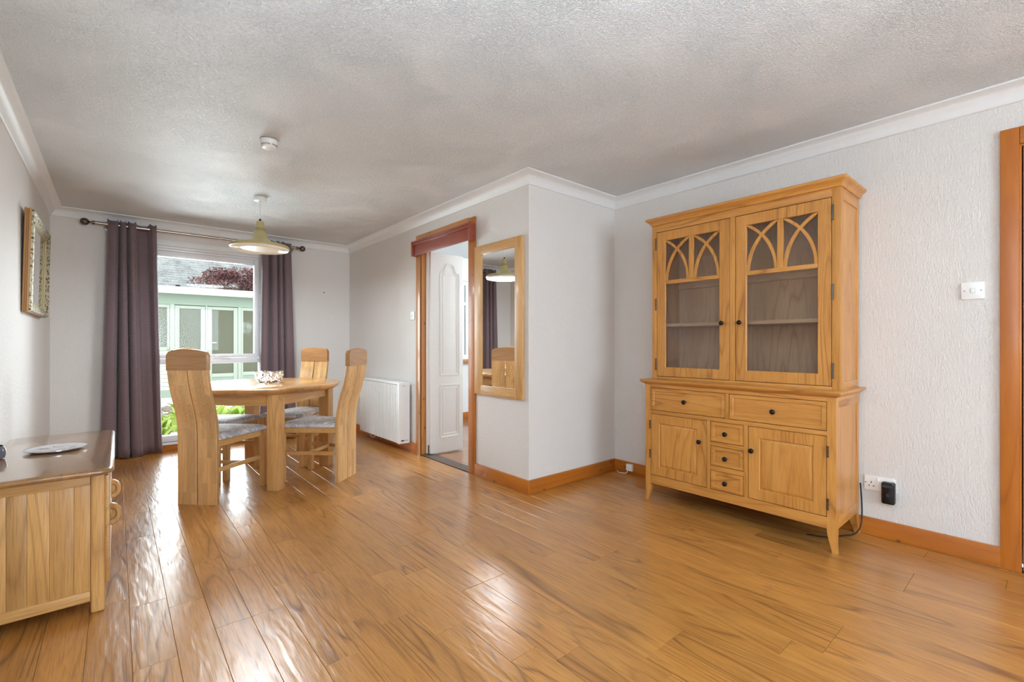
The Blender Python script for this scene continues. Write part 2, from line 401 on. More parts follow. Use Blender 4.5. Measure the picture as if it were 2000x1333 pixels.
wall('wall_near', WALL, [(XL, NX0, YN-0.2, YN, 0, H), (NX1, XS, YN-0.2, YN, 0, H), (NX0, NX1, YN-0.2, YN, 0, NZ0), (NX0, NX1, YN-0.2, YN, NZ1, H)], 'wall behind the camera with the front window')
bm = B(); box(bm, XL-T, 5.2, YN-0.2, YW+0.2, H, H+0.1); struct(fin('ceiling', bm, CEILM, smooth=False), 'white textured plaster ceiling')

# floor: sub-floor and planks
bm = B(); box(bm, XL-T, XD+0.05, YN-0.2, YW+0.2, -0.10, -0.012); box(bm, XD+0.05, XS+T, YN-0.2, YR+0.06, -0.10, -0.012)
floor = struct(fin('floor', bm, DARK, smooth=False), 'glossy honey oak plank floor')
PW = 0.1272
def plank_bm(L):
    bm = B(); w = PW/2 - 0.0004; l = L/2 - 0.0004; c = 0.0010
    loft(bm, [[(-a, -b, z), (a, -b, z), (a, b, z), (-a, b, z)] for a, b, z in ((w, l, -0.012), (w, l, -c), (w-c, l-c, 0.0))])
    return bm
pm_cache = {}
def plank(L, x, y, w=None):
    key = (round(L, 2), w)
    if key not in pm_cache:
        bm = plank_bm(key[0])
        if w: bmesh.ops.scale(bm, verts=bm.verts, vec=(w/PW, 1, 1))
        pm_cache[key] = meshify('plank', bm, FLOOR, smooth=False)
    o = bpy.data.objects.new('plank', pm_cache[key]); C.objects.link(o); o.parent = floor
    o.location = Vector((x, y, 0)) - ROOT[floor.name]
LENS = [0.5, 0.6, 0.7, 0.8, 0.9, 1.0, 1.2]
rest = B()
row = 0; x = XL + 0.002
while x < XS - 0.01:
    w = min(PW, XS - x)
    xc = x + w/2
    yend = YW if xc < XD else YR
    ystart = 0.15
    # skip what the camera cannot see (right of the frame) by starting rows further back there
    y = ystart - random.choice([0, .1, .2, .3, .4])
    first = y
    while y < yend - 0.001:
        L = random.choice(LENS)
        if yend - y - L < 0.3: L = round(yend - y, 3) if yend - y <= 1.3 else L
        L = min(L, yend - y)
        if L < 0.99*round(L, 2): L = round(L, 2)
        plank(round(L, 2), xc, y + L/2, None if w == PW else round(w, 4))
        y += L
    if first > YN:
        yy = first
        while yy > YN:
            L = min(random.choice(LENS), yy - YN)
            ww = w/2 - 0.0004; l = L/2 - 0.0004; c = 0.0010
            if L > 0.02: loft(rest, [[(xc-a, yy-L/2-b, z), (xc+a, yy-L/2-b, z), (xc+a, yy-L/2+b, z), (xc-a, yy-L/2+b, z)] for a, b, z in ((ww, l, -0.012), (ww, l, -c), (ww-c, l-c, 0.0))])
            yy -= L
    x += PW
o = fin('plank_rest', rest, FLOOR, floor, smooth=False); o['kind'] = 'stuff'; o['label'] = 'oak planks behind the camera'

# coving: one moulding round the room
prof = [(0.0, 2.3158), (0.006, 2.3158), (0.010, 2.319), (0.014, 2.332), (0.022, 2.350), (0.034, 2.366), (0.050, 2.378), (0.066, 2.385), (0.078, 2.388), (0.082, 2.391), (0.087, 2.392), (0.087, 2.4)]
poly = [(XL, YN, 1, 1), (XS, YN, -1, 1), (XS, YR, -1, -1), (XD, YR, -1, -1), (XD, YW, -1, -1), (XL, YW, 1, -1)]
bm = B(); loft(bm, [[(px+sx*d, py+sy*d, z) for px, py, sx, sy in poly] for d, z in prof], cap=False)
struct(fin('trim_1', bm, COVE, ang=50), 'white curved ceiling coving')

# skirting boards
def skirt(name, pts, label, h=0.103):
    """pts: list of segments (x0,y0,x1,y1,nx,ny) on the wall, n = into the room"""
    bm = B()
    for x0, y0, x1, y1, nx, ny in pts:
        xs = sorted((x0, x1, x0+nx*0.018, x1+nx*0.018)); ys = sorted((y0, y1, y0+ny*0.018, y1+ny*0.018))
        box(bm, xs[0], xs[-1], ys[0], ys[-1], 0.001, h, 0.003)
    ax = 'x' if abs(pts[0][2]-pts[0][0]) > abs(pts[0][3]-pts[0][1]) else 'y'
    return struct(fin(name, bm, PINE[ax]), label)
skirt('baseboard_left', [(XL, YN, XL, YW, 1, 0)], 'orange pine skirting on left wall')
skirt('baseboard_far', [(XL+.018, YW, XD-.018, YW, 0, -1)], 'orange pine skirting below the garden window', 0.078)
skirt('baseboard_middle', [(XD, 4.24, XD, YW, -1, 0), (XD, YR-.018, XD, 3.22, -1, 0)], 'orange pine skirting either side of the doorway')
skirt('baseboard_return', [(XD, YR, XS-.018, YR, 0, -1)], 'orange pine skirting on the short return wall')
skirt('baseboard_right', [(XS, 0.18, XS, YR, -1, 0)], 'orange pine skirting behind the dresser')

# doorway to the kitchen: lining, architrave
dw = sempty('door_1', (XD, 3.735, 0), 'pine lined doorway to kitchen with folded white door')
AF = XD - 0.018
bx('architrave', PINEL['z'], dw, AF, XD, 4.155, 4.24, 0, 2.13, bev=0.004)
bx('architrave', PINE['z'], dw, AF, XD, 3.222, 3.315, 0, 2.215, bev=0.004)
bx('architrave', PINEL['y'], dw, AF, XD, 3.315, 4.24, 2.13, 2.222, bev=0.004)
bx('lining', PINEL['z'], dw, AF+0.004, XD+0.11, 4.155, 4.1799, 0, 2.12, bev=0.002)
bx('lining', PINE['z'], dw, AF+0.004, XD+0.11, 3.2901, 3.315, 0, 2.12, bev=0.002)
bx('lining', PINEL['y'], dw, AF+0.004, XD+0.11, 3.2901, 4.1799, 2.12, 2.1449, bev=0.002)
th = bx('threshold_strip', GREYTH, dw, XD-0.005, XD+0.11, 3.315, 4.155, 0.0, 0.006, bev=0.002)
# bifold leaves standing folded against the left jamb
def leaf(x0, x1, y0, y1, panel):
    lf = bx('door_leaf', DOORW, dw, x0, x1, y0, y1, 0.014, 2.045, bev=0.003)
    if panel:
        def loop(pts, r, nm):
            bm = B(); P = [Vector((a, y0, b)) for a, b in pts]; n = len(P)
            rings = []
            for i in range(n):
                t = (P[(i+1) % n] - P[i-1]).normalized(); s = Vector((t.z, 0, -t.x))
                rings.append([P[i] + s*k + Vector((0, -d, 0)) for k, d in ((-r, 0), (-r*0.55, r*0.55), (0, r*0.35), (r*0.55, r*0.55), (r, 0))])
            loft(bm, rings, closed=False, wrap=True); fin(nm, bm, DOORW, lf)
        a, b = x0 + 0.115, x1 - 0.048
        mid = (a+b)/2; w = (b-a)/2
        arch = [(a, 0.80), (b, 0.80), (b, 1.845)]
        for k in range(1, 24):
            s = k/24; xx = b - 2*w*s
            q = min(max((s-0.13)/0.74, 0), 1)
            arch.append((xx, 1.857 + 0.088*math.sin(0.5*math.pi*min(1.0, (0.5-0.5*math.cos(2*math.pi*q))*1.12))))
        arch.append((a, 1.845))
        loop(arch, 0.010, 'moulding'); loop([(mid+(p-mid)*0.74, 1.33+(q-1.33)*0.955) for p, q in arch], 0.006, 'moulding')
        low = [(a, 0.165), (b, 0.165), (b, 0.70), (a, 0.70)]
        def dens(q):
            o_ = []
            for i in range(4):
                (p0, q0), (p1, q1) = q[i], q[(i+1) % 4]
                o_ += [(p0+(p1-p0)*t, q0+(q1-q0)*t) for t in (0.02, 0.98)]
            return o_
        loop(dens(low), 0.010, 'moulding'); loop(dens([(mid+(p-mid)*0.74, 0.4325+(q-0.4325)*0.88) for p, q in low]), 0.006, 'moulding')
    return lf
leaf(2.405, 2.795, 4.078, 4.108, True)
leaf(2.388, 2.778, 4.114, 4.146, False)
bm = B(); tube(bm, [(2.398, 4.111, 0.02), (2.398, 4.111, 0.10)], 0.006, 8); fin('pivot_pin', bm, IRON, dw)
# kitchen shell beyond
KY, KX = 5.72, 5.1
bm = B(); box(bm, XD+0.05, KX, YR+0.06, KY+0.2, -0.10, 0.0); struct(fin('floor_kitchen', bm, KFLOOR, smooth=False), 'brown plank floor of the kitchen')
KW = (3.62, 4.75, 0.90, 2.06)
wall('wall_kitchen_far', COVE, [(XD+0.1, KW[0], KY, KY+0.12, 0, H), (KW[1], KX, KY, KY+0.12, 0, H), (KW[0], KW[1], KY, KY+0.12, 0, KW[2]), (KW[0], KW[1], KY, KY+0.12, KW[3], H)], 'white kitchen wall seen through the doorway')
wall('wall_kitchen_right', COVE, [(KX, KX+0.12, YR, KY+0.12, 0, H)], 'kitchen side wall')
struct(bx('baseboard_kitchen', PINE['x'], None, XD+0.1, KX, KY-0.018, KY, 0.001, 0.106), 'pine skirting in the kitchen')
kw = sempty('window_2', (4.2, KY, KW[2]), 'kitchen window glimpsed through the doorway')
for a in ((KW[0], KW[1], KW[2], KW[2]+0.06), (KW[0], KW[1], KW[3]-0.06, KW[3]), (KW[0], KW[0]+0.06, KW[2], KW[3]), (KW[1]-0.06, KW[1], KW[2], KW[3]), (3.99, 4.05, KW[2]+0.06, KW[3]-0.06), (KW[0]+0.06, 3.99, 1.70, 1.75), (4.05, KW[1]-0.06, 1.70, 1.75)):
    bx('frame_bar', UPVC, kw, a[0], a[1], KY+0.03, KY+0.09, a[2], a[3], bev=0.004)
bx('glass', GLASS, kw, KW[0]+0.03, KW[1]-0.03, KY+0.058, KY+0.062, KW[2]+0.03, KW[3]-0.03)
bx('sill', PINEL['x'], kw, KW[0]-0.05, KW[1]+0.05, KY-0.10, KY+0.03, 0.855, 0.895, bev=0.005)

# right-hand door
rd = sempty('door_2', (XS, -0.35, 0), 'orange pine door frame at the right edge')
bx('architrave', PINE['z'], rd, XS-0.018, XS, 0.116, 0.182, 0, 2.19, bev=0.005)
bx('architrave', PINE['z'], rd, XS-0.018, XS, -0.887, -0.81, 0, 2.19, bev=0.005)
bx('architrave', PINE['y'], rd, XS-0.018, XS, -0.81, 0.116, 2.105, 2.19, bev=0.005)
bx('lining', PINE['z'], rd, XS-0.012, XS+T, 0.109, 0.1349, 0, 2.095, bev=0.002)
bx('lining', PINE['z'], rd, XS-0.004, XS+T, -0.799, -0.775, 0, 2.095, bev=0.002)
bx('lining', PINE['y'], rd, XS-0.004, XS+T, -0.799, 0.1349, 2.095, 2.1149, bev=0.002)
dl = bx('door_leaf', PINEL['z'], rd, XS-0.008, XS+0.032, -0.772, 0.1045, 0.008, 2.09, bev=0.003)
for z0, z1 in ((0.25, 0.95), (1.1, 1.9)):
    for y0, y1 in ((-0.66, -0.39), (-0.31, -0.04)):
        bx('panel', PINEL['z'], dl, XS-0.014, XS-0.006, y0, y1, z0, z1, bev=0.004)

wall('sky_block_panel', WALL, [(XS+T+0.01, XS+T+0.08, EY0-0.3, EY1+0.3, 0, H)], 'unseen panel added behind the right-hand door to block sky light')  # closing panel added just behind the door so no sky leaks through
# garden window
w1 = sempty('window_1', (0.71, YW, WZ0), 'white framed garden window')
FY0, FY1 = YW+0.03, YW+0.10
def wbar(name, x0, x1, z0, z1, y0=FY0, y1=FY1): return bx(name, UPVC, w1, x0, x1, y0, y1, z0, z1, bev=0.006)
wbar('frame', WX0, WX0+0.05, WZ0, WZ1); wbar('frame', WX1-0.045, WX1, WZ0, WZ1)
wbar('frame', WX0+0.05, WX1-0.045, WZ1-0.045, WZ1); wbar('frame', WX0+0.05, WX1-0.045, WZ0, WZ0+0.065)
wbar('transom', WX0+0.05, WX1-0.045, 0.905, 0.965)
SA, SB, SC, SD = WX0+0.052, WX1-0.047, 0.967, WZ1-0.047
wbar('sash', SA, SA+0.05, SC, SD, FY0-0.012, FY1-0.02); wbar('sash', SB-0.05, SB, SC, SD, FY0-0.012, FY1-0.02)
wbar('sash', SA+0.05, SB-0.05, SD-0.06, SD, FY0-0.012, FY1-0.02); wbar('sash', SA+0.05, SB-0.05, SC, SC+0.042, FY0-0.012, FY1-0.02)
bx('glass', GLASS, w1, SA+0.04, SB-0.04, YW+0.058, YW+0.062, SC+0.03, SD-0.05)
bx('glass', GLASS, w1, WX0+0.04, WX1-0.038, YW+0.062, YW+0.066, WZ0+0.055, 0.91)
def gasket(x0, x1, z0, z1, y):
    bm = B(); w = 0.005
    for a in ((x0, x1, z0, z0+w), (x0, x1, z1-w, z1), (x0, x0+w, z0, z1), (x1-w, x1, z0, z1)): box(bm, a[0], a[1], y-0.004, y+0.004, a[2], a[3])
    fin('gasket', bm, DARK, w1, smooth=False)
gasket(SA+0.047, SB-0.047, SC+0.039, SD-0.057, YW+0.05); gasket(WX0+0.047, WX1-0.042, WZ0+0.062, 0.908, YW+0.055)
bm = B(); tube(bm, [(0.86, FY0-0.02, 0.985), (0.90, FY0-0.045, 0.985), (0.99, FY0-0.045, 0.983)], 0.008, 8); box(bm, 0.83, 0.89, FY0-0.03, FY0-0.01, 0.972, 0.998, 0.004); fin('window_handle', bm, WHITE, w1)
bx('sill', UPVC, w1, WX0-0.02, WX1+0.02, YW-0.03, FY0, WZ0-0.024, WZ0, bev=0.006)
bx('head_trim', COVE, w1, WX0-0.03, WX1+0.03, YW-0.008, YW-0.0002, WZ1+0.004, WZ1+0.062, bev=0.003)
bx('head_trim', UPVC, w1, WX0-0.02, WX1+0.02, YW-0.012, FY0, WZ1-0.02, WZ1+0.002, bev=0.004)
bx('side_trim', UPVC, w1, WX1-0.012, WX1+0.02, YW-0.012, FY0, WZ0, WZ1-0.02, bev=0.004)
bx('side_trim', UPVC, w1, WX0-0.02, WX0+0.012, YW-0.012, FY0, WZ0, WZ1-0.02, bev=0.004)

# front window behind the camera
w3 = sempty('window_3', (1.35, YN, NZ0), 'white framed front window behind the camera')
for a in ((NX0, NX1, NZ0, NZ0+0.06), (NX0, NX1, NZ1-0.06, NZ1), (NX0, NX0+0.06, NZ0, NZ1), (NX1-0.06, NX1, NZ0, NZ1), (1.27, 1.33, NZ0, NZ1)):
    bx('frame_bar', UPVC, w3, a[0], a[1], YN-0.10, YN-0.04, a[2], a[3], bev=0.005)

# ------------------------------------------------------------------ oak display dresser
DX = 2.925
dr = thing('display_dresser', 'tall honey oak display dresser with glazed upper doors against the right wall', 'dresser', (3.15, 1.35, 0))
YA, YB = 0.762, 1.934
ZT = 0.835
# legs / corner posts
def post(xo, yo, sx, sy, name='leg'):
    """outer corner at (xo,yo); sx,sy point inward"""
    bm = B(); w = 0.042; rings = []
    for z, wi, fl in ((0, 0.019, 0.007), (0.02, 0.022, 0.004), (0.045, 0.029, 0.001), (0.07, 0.036, 0), (0.10, 0.042, 0), (0.123, 0.043, 0), (0.13, w, 0), (ZT, w, 0)):
        ox, oy = xo - sx*fl*0.6, yo - sy*fl
        p = [(ox, oy), (ox+sx*(wi+fl), oy), (ox+sx*(wi+fl), oy+sy*(wi+fl)), (ox, oy+sy*(wi+fl))]
        rings.append([(a, b, z) for a, b in p])
    loft(bm, rings); return fin(name, bm, OAK['z'], dr, ang=40)
XB = XS - 0.020
post(DX, YA, 1, 1); post(DX, YB, 1, -1); post(XB, YA, -1, 1); post(XB, YB, -1, -1)
# carcass behind the face frame, side panels, frame rails
bx('carcass', DARK, dr, DX+0.024, XB-0.004, YA+0.008, YB-0.008, 0.135, ZT-0.001)
for y0, y1, yi, yo in ((YA+0.004, YA+0.010, YA, YA+0.02), (YB-0.010, YB-0.004, YB-0.02, YB)):
    bx('side_panel', OAK['z'], dr, DX+0.042, XB-0.042, y0, y1, 0.13, ZT)
    bx('side_rail', OAK['x'], dr, DX+0.042, XB-0.042, yi+0.0005, yo-0.0005, 0.123, 0.185, bev=0.0015)
    bx('side_rail', OAK['x'], dr, DX+0.042, XB-0.042, yi+0.0005, yo-0.0005, ZT-0.06, ZT, bev=0.0015)
def fbar(y0, y1, z0, z1, ax, nm): return bx(nm, OAK[ax], dr, DX+0.0005, DX+0.024, y0, y1, z0, z1, bev=0.0012)
PY0, PY1 = YA+0.042, YB-0.042
fbar(PY0, PY1, 0.811, ZT, 'y', 'frame_rail'); fbar(PY0, PY1, 0.624, 0.649, 'y', 'frame_rail'); 
fbar(PY0, PY1, 0.123, 0.184, 'y', 'apron')
fbar(1.334, 1.357, 0.649, 0.811, 'z', 'frame_stile'); fbar(1.453, 1.477, 0.184, 0.624, 'z', 'frame_stile'); fbar(1.218, 1.243, 0.184, 0.624, 'z', 'frame_stile')
fbar(1.243, 1.453, 0.466, 0.492, 'y', 'frame_rail'); fbar(1.243, 1.453, 0.309, 0.338, 'y', 'frame_rail')
G = 0.003
def knob(parent, y, z, x):
    bm = B()
    pr = [(0.0075, 0.0), (0.0065, 0.004), (0.005, 0.010), (0.009, 0.014), (0.0145, 0.018), (0.0155, 0.023), (0.013, 0.028), (0.007, 0.031), (0.001, 0.032)]
    rings = [[(x - d, y + r*math.cos(2*math.pi*k/14), z + r*math.sin(2*math.pi*k/14)) for k in range(14)] for r, d in pr]
    loft(bm, rings); fin('knob', bm, BLACKM, parent, ang=60)
def hinge(parent, y, z0, z1, x):
    bm = B(); tube(bm, [(x-0.003, y, z0), (x-0.003, y, z1)], 0.0048, 8)
    for zz in (z0, (z0+z1)/2-0.003, z1-0.006): tube(bm, [(x-0.003, y, zz), (x-0.003, y, zz+0.006)], 0.0062, 8)
    fin('hinge', bm, IRON, parent)
def drawer(y0, y1, z0, z1, ky, kz):
    y0 += G; y1 -= G; z0 += G; z1 -= G
    w = 0.021; x = DX + 0.0015; bm = B()
    # raised border (four mitred bars) around a sunk field
    def ring(i, d): return [(x+d, y0+i, z0+i), (x+d, y1-i, z0+i), (x+d, y1-i, z1-i), (x+d, y0+i, z1-i)]
    loft(bm, [ring(0, 0.018), ring(0, 0.002), ring(0.002, 0.0), ring(w, 0.0), ring(w+0.003, 0.004), ring(w+0.0031, 0.006)])
    d = fin('drawer', bm, OAK['y'], dr, ang=25); knob(d, ky, kz, x+0.006); return d
drawer(1.357, 1.892, 0.649, 0.811, 1.631, 0.728); drawer(0.804, 1.334, 0.649, 0.811, 1.075, 0.725)
for z0, z1 in ((0.492, 0.624), (0.338, 0.466), (0.184, 0.309)): drawer(1.243, 1.453, z0, z1, 1.354, (z0+z1)/2-0.006)
def door(y0, y1, z0, z1, kn, hy):
    y0 += G; y1 -= G; z0 += G; z1 -= G; x = DX + 0.0015; w = 0.062; bm = B()
    def ring(i, d): return [(x+d, y0+i, z0+i), (x+d, y1-i, z0+i), (x+d, y1-i, z1-i), (x+d, y0+i, z1-i)]
    loft(bm, [ring(0, 0.02), ring(0, 0.002), ring(0.002, 0), ring(w, 0), ring(w+0.004, 0.006), ring(w+0.0041, 0.008)])
    d = fin('cupboard_door', bm, OAK['z'], dr, ang=25)
    bm = B(); loft(bm, [ring(w+0.0045, 0.0075), ring(w+0.006, 0.0065), ring(w+0.018, 0.0025), ring(w+0.019, 0.002)]); fin('panel', bm, OAK['z'], d, ang=12)
    knob(d, kn[0], kn[1], x)
    for a in (0.335, 0.545) if hy > 1.5 else (0.255, 0.54): hinge(d, hy, a-0.03-(0.0), a+0.03, DX)
    return d
door(1.477, 1.892, 0.184, 0.624, (1.522, 0.478), 1.896); door(0.804, 1.218, 0.184, 0.624, (1.192, 0.478), 0.800)
# worktop
def rect_loft(bm, secs, x0, x1, y0, y1):
    rings = []
    for z, o_ in secs:
        c = 0.012
        ax0, ay0, ay1 = x0-o_, y0-o_, y1+o_
        pts = [(x1, ay0)]
        for k in range(4): t = k/3*math.pi/2; pts.append((ax0+c-c*math.sin(t), ay0+c-c*math.cos(t)))
        for k in range(4): t = k/3*math.pi/2; pts.append((ax0+c-c*math.cos(t), ay1-c+c*math.sin(t)))
        pts.append((x1, ay1))
        rings.append([(a, b, z) for a, b in pts])
    loft(bm, rings)
bm = B(); rect_loft(bm, [(0.8352, 0.006), (0.838, 0.010), (0.845, 0.022), (0.851, 0.030), (0.857, 0.034), (0.864, 0.034), (0.868, 0.030)], DX, XB+0.008, YA, YB)
fin('worktop', bm, OAK['y'], dr, ang=40)
# hutch
HX = 3.01; HB = XB + 0.004; HT = 1.992
for y0, y1, s in ((YA, YA+0.02, 1), (YB-0.02, YB, -1)):
    a, b = (y0+0.006, y1) if s > 0 else (y0, y1-0.006)
    bx('hutch_side', OAK['z'], dr, HX+0.024, HB, a, b, 0.868, HT)
    bx('side_stile', OAK['z'], dr, HX+0.024, HX+0.050, y0+0.0005, y1-0.0005, 0.868, HT, bev=0.0012)
    bx('side_stile', OAK['z'], dr, HB-0.03, HB, y0+0.0005, y1-0.0005, 0.868, HT, bev=0.0012)
    bx('side_rail', OAK['x'], dr, HX+0.050, HB-0.03, y0+0.0005, y1-0.0005, 0.868, 0.913, bev=0.0012)
    bx('side_rail', OAK['x'], dr, HX+0.050, HB-0.03, y0+0.0005, y1-0.0005, HT-0.07, HT, bev=0.0012)
bx('hutch_back', OAKIN['z'], dr, HB-0.014, HB-0.002, YA+0.02, YB-0.02, 0.868, HT)
bx('hutch_floor', OAKIN['y'], dr, HX+0.026, HB-0.014, YA+0.02, YB-0.02, 0.868, 0.884)
bx('hutch_top', OAKIN['y'], dr, HX+0.026, HB-0.014, YA+0.02, YB-0.02, HT-0.02, HT-0.001)
bx('shelf', OAKIN['y'], dr, HX+0.045, HB-0.014, YA+0.021, YB-0.021, 1.247, 1.270, bev=0.002)
bx('back_rail', OAKIN['y'], dr, HB-0.030, HB-0.014, YA+0.02, YB-0.02, 1.545, 1.585, bev=0.002)
def hbar(y0, y1, z0, z1, ax, nm): return bx(nm, OAK[ax], dr, HX, HX+0.024, y0, y1, z0, z1, bev=0.0015)
hbar(YA, 0.804, 0.868, HT, 'z', 'hutch_stile'); hbar(1.898, YB, 0.868, HT, 'z', 'hutch_stile'); hbar(1.332, 1.366, 0.886, 1.938, 'z', 'hutch_stile')
hbar(0.804, 1.898, 0.868, 0.886, 'y', 'hutch_rail'); hbar(0.804, 1.898, 1.938, HT, 'y', 'frieze')
def glazed(y0, y1, kn, hy):
    y0 += G; y1 -= G; z0, z1 = 0.886+G, 1.938-G; w = 0.066; x = HX + 0.0015; t = 0.019
    bm = B()
    def ring(i, d): return [(x+d, y0+i, z0+i), (x+d, y1-i, z0+i), (x+d, y1-i, z1-i), (x+d, y0+i, z1-i)]
    loft(bm, [ring(0, t), ring(0, 0.002), ring(0.002, 0), ring(w-0.002, 0), ring(w, 0.002), ring(w, t)], wrap=True)
    d = fin('glazed_door', bm, OAK['z'], dr, ang=25)
    a, b = y0+w, y1-w; zl, zh = 1.553, 1.579; ztop = z1-w
    bx('mid_rail', OAK['y'], d, x+0.001, x+0.016, a, b, zl, zh, bev=0.0015)
    m = (a+b)/2; mw = 0.0165
    bx('mullion', OAK['z'], d, x+0.001, x+0.016, m-mw, m+mw, zh, ztop, bev=0.0015)
    for c0, c1 in ((a, m-mw), (m+mw, b)):
        for flip in (0, 1):
            bw = 0.017; wd = (c1-c0) - bw*0.5; hh = ztop - zh
            th_ = 2*math.atan(wd/hh); rad = hh/math.sin(th_)
            bm = B(); rings = []
            for k in range(13):
                q = th_*k/12
                yy = rad*(1-math.cos(q)); zz = zh + rad*math.sin(q)
                ny, nz = math.cos(q), -math.sin(q)
                def P(off, dep):
                    Y = min(max(yy + bw*0.5 + ny*off, 0.0003), c1-c0-0.0003); Z = min(max(zz + nz*off, zh+0.0003), ztop-0.0003)
                    return (x+dep, c0+Y if not flip else c1-Y, Z)
                rings.append([P(-bw/2, 0.0025+0.0006*flip), P(bw/2, 0.0025+0.0006*flip), P(bw/2, 0.0145), P(-bw/2, 0.0145)])
            loft(bm, rings); fin('tracery_bar', bm, OAK['z'], d, smooth=False)
    bx('glass', CABGLASS, d, x+0.0150, x+0.0175, a-0.004, b+0.004, z0+w-0.004, z1-w+0.004)
    knob(d, kn, 1.258, x)
    for c in (0.974, 1.411, 1.851): hinge(d, hy, c-0.043, c+0.043, HX)
glazed(1.366, 1.898, 1.413, 1.902); glazed(0.804, 1.332, 1.300, 0.800)
bm = B(); rect_loft(bm, [(1.986, 0.002), (1.988, 0.007), (1.994, 0.009), (2.002, 0.013), (2.010, 0.020), (2.016, 0.029), (2.019, 0.034), (2.022, 0.036), (2.032, 0.038), (2.036, 0.034)], HX-0.006, HB, YA, YB)
fin('cornice', bm, OAK['y'], dr, ang=40)

# ------------------------------------------------------------------ low oak cabinet on the left
CX0, CX1, CY0, CY1 = -0.432, -0.036, 2.60, 3.655
cb = thing('low_oak_cabinet', 'low oak cabinet with rounded top and wooden handles against the left wall', 'cabinet', (-0.23, 3.13, 0))
def rpost(x0, x1, y0, y1):
    bm = B(); box(bm, x0, x1, y0, y1, 0.0, 0.578, 0.012, 4); fin('leg', bm, CAB['z'], cb)
rpost(CX1-0.046, CX1, CY0, CY0+0.046); rpost(CX1-0.046, CX1, CY1-0.046, CY1); rpost(CX0, CX0+0.046, CY0, CY0+0.046); rpost(CX0, CX0+0.046, CY1-0.046, CY1)
def rounded_rect(x0, x1, y0, y1, c, n=6):
    pts = []
    for cx, cy, a0 in ((x1-c, y1-c, 0), (x0+c, y1-c, 90), (x0+c, y0+c, 180), (x1-c, y0+c, 270)):
        for k in range(n+1): t = R(a0 + 90*k/n); pts.append((cx+c*math.cos(t), cy+c*math.sin(t)))
    return pts
bm = B(); rings = []
for z, i in ((0.5782, 0.016), (0.581, 0.009), (0.587, 0.003), (0.593, 0.0), (0.599, 0.002), (0.604, 0.008), (0.6055, 0.016)):
    rings.append([(a, b, z) for a, b in rounded_rect(-0.445+i, -0.006-i, 2.548+i, 3.712-i, 0.045-i*0.5)])
loft(bm, rings); fin('cabinet_top', bm, CABTOP, cb, ang=50)
for yo, yi in ((CY0+0.008, CY0+0.030), (CY1-0.030, CY1-0.008)):
    bx('end_rail', CAB['x'], cb, CX0+0.046, CX1-0.046, yo-0.004 if yo < 3 else yo, yi if yo < 3 else yi+0.004, 0.052, 0.094, bev=0.002)
    bx('end_rail', CAB['x'], cb, CX0+0.046, CX1-0.046, yo-0.004 if yo < 3 else yo, yi if yo < 3 else yi+0.004, 0.536, 0.578, bev=0.002)
xsb = [CX0+0.046, -0.322, -0.266, -0.203, -0.132, CX1-0.046]
for a, b in zip(xsb[:-1], xsb[1:]): bx('panel_board', CAB['z'], cb, a+0.0003, b-0.0003, CY0+0.012, CY0+0.026, 0.094, 0.536, bev=0.0006)
bx('end_panel', CAB['z'], cb, CX0+0.046, CX1-0.046, CY1-0.026, CY1-0.012, 0.094, 0.536)
bx('back_board', CAB['y'], cb, CX0+0.006, CX0+0.018, CY0+0.046, CY1-0.046, 0.052, 0.578)
bx('base_board', CAB['y'], cb, CX0+0.018, CX1-0.012, CY0+0.030, CY1-0.030, 0.060, 0.080)
bx('divider', CAB['z'], cb, CX0+0.018, CX1-0.012, 3.12, 3.14, 0.080, 0.578)
def dhandle(parent, y, zc, hz):
    bm = B(); n = 18; x0 = CX1 + 0.016; dep = 0.040; th_ = 0.024
    pt = lambda f, k: (x0 + dep*f*math.sin(math.pi*k/n), zc - hz*f*math.cos(math.pi*k/n))
    rings = []
    for f, w in ((0.02, 0.006), (0.40, 0.006), (0.46, 0.0035), (0.52, 0.009), (0.60, th_/2), (0.92, th_/2), (1.0, th_/2-0.004)):
        rings.append([(pt(f, k)[0], y-w, pt(f, k)[1]) for k in range(n+1)])
    back = [[(a, 2*y-b, c) for a, b, c in r] for r in reversed(rings)]
    loft(bm, rings+back); fin('handle', bm, CAB['z'], parent, ang=40)
for y0, y1, yh in ((CY0+0.040, 3.117, 2.81), (3.143, CY1-0.040, 3.29)):
    d = bx('cupboard_door', CAB['y'], cb, CX1-0.004, CX1+0.016, y0, y1, 0.100, 0.560, bev=0.007)
    dhandle(d, yh, 0.345, 0.050)

# oval plate on it
pl = thing('decorated_plate', 'white oval plate with a faded print on the low cabinet', 'plate', (-0.222, 3.165, 0.6057))
bm = B(); lathe(bm, [(0.06, 0.0), (0.085, 0.001), (0.108, 0.0075), (0.1145, 0.011), (0.1145, 0.0125), (0.110, 0.0125), (0.098, 0.009), (0.03, 0.0075), (0.002, 0.0075)], 48)
fin('plate_body', bm, PLATE, pl, local=True, ang=50)
bm = B(); lathe(bm, [(0.1135, 0.0106), (0.1158, 0.0112), (0.1158, 0.0130), (0.1135, 0.0132), (0.1115, 0.0127)], 48, cap=False); fin('rim_band', bm, plain('silver_rim', srgb(196,196,200), 0.15, 0.9), pl, local=True)

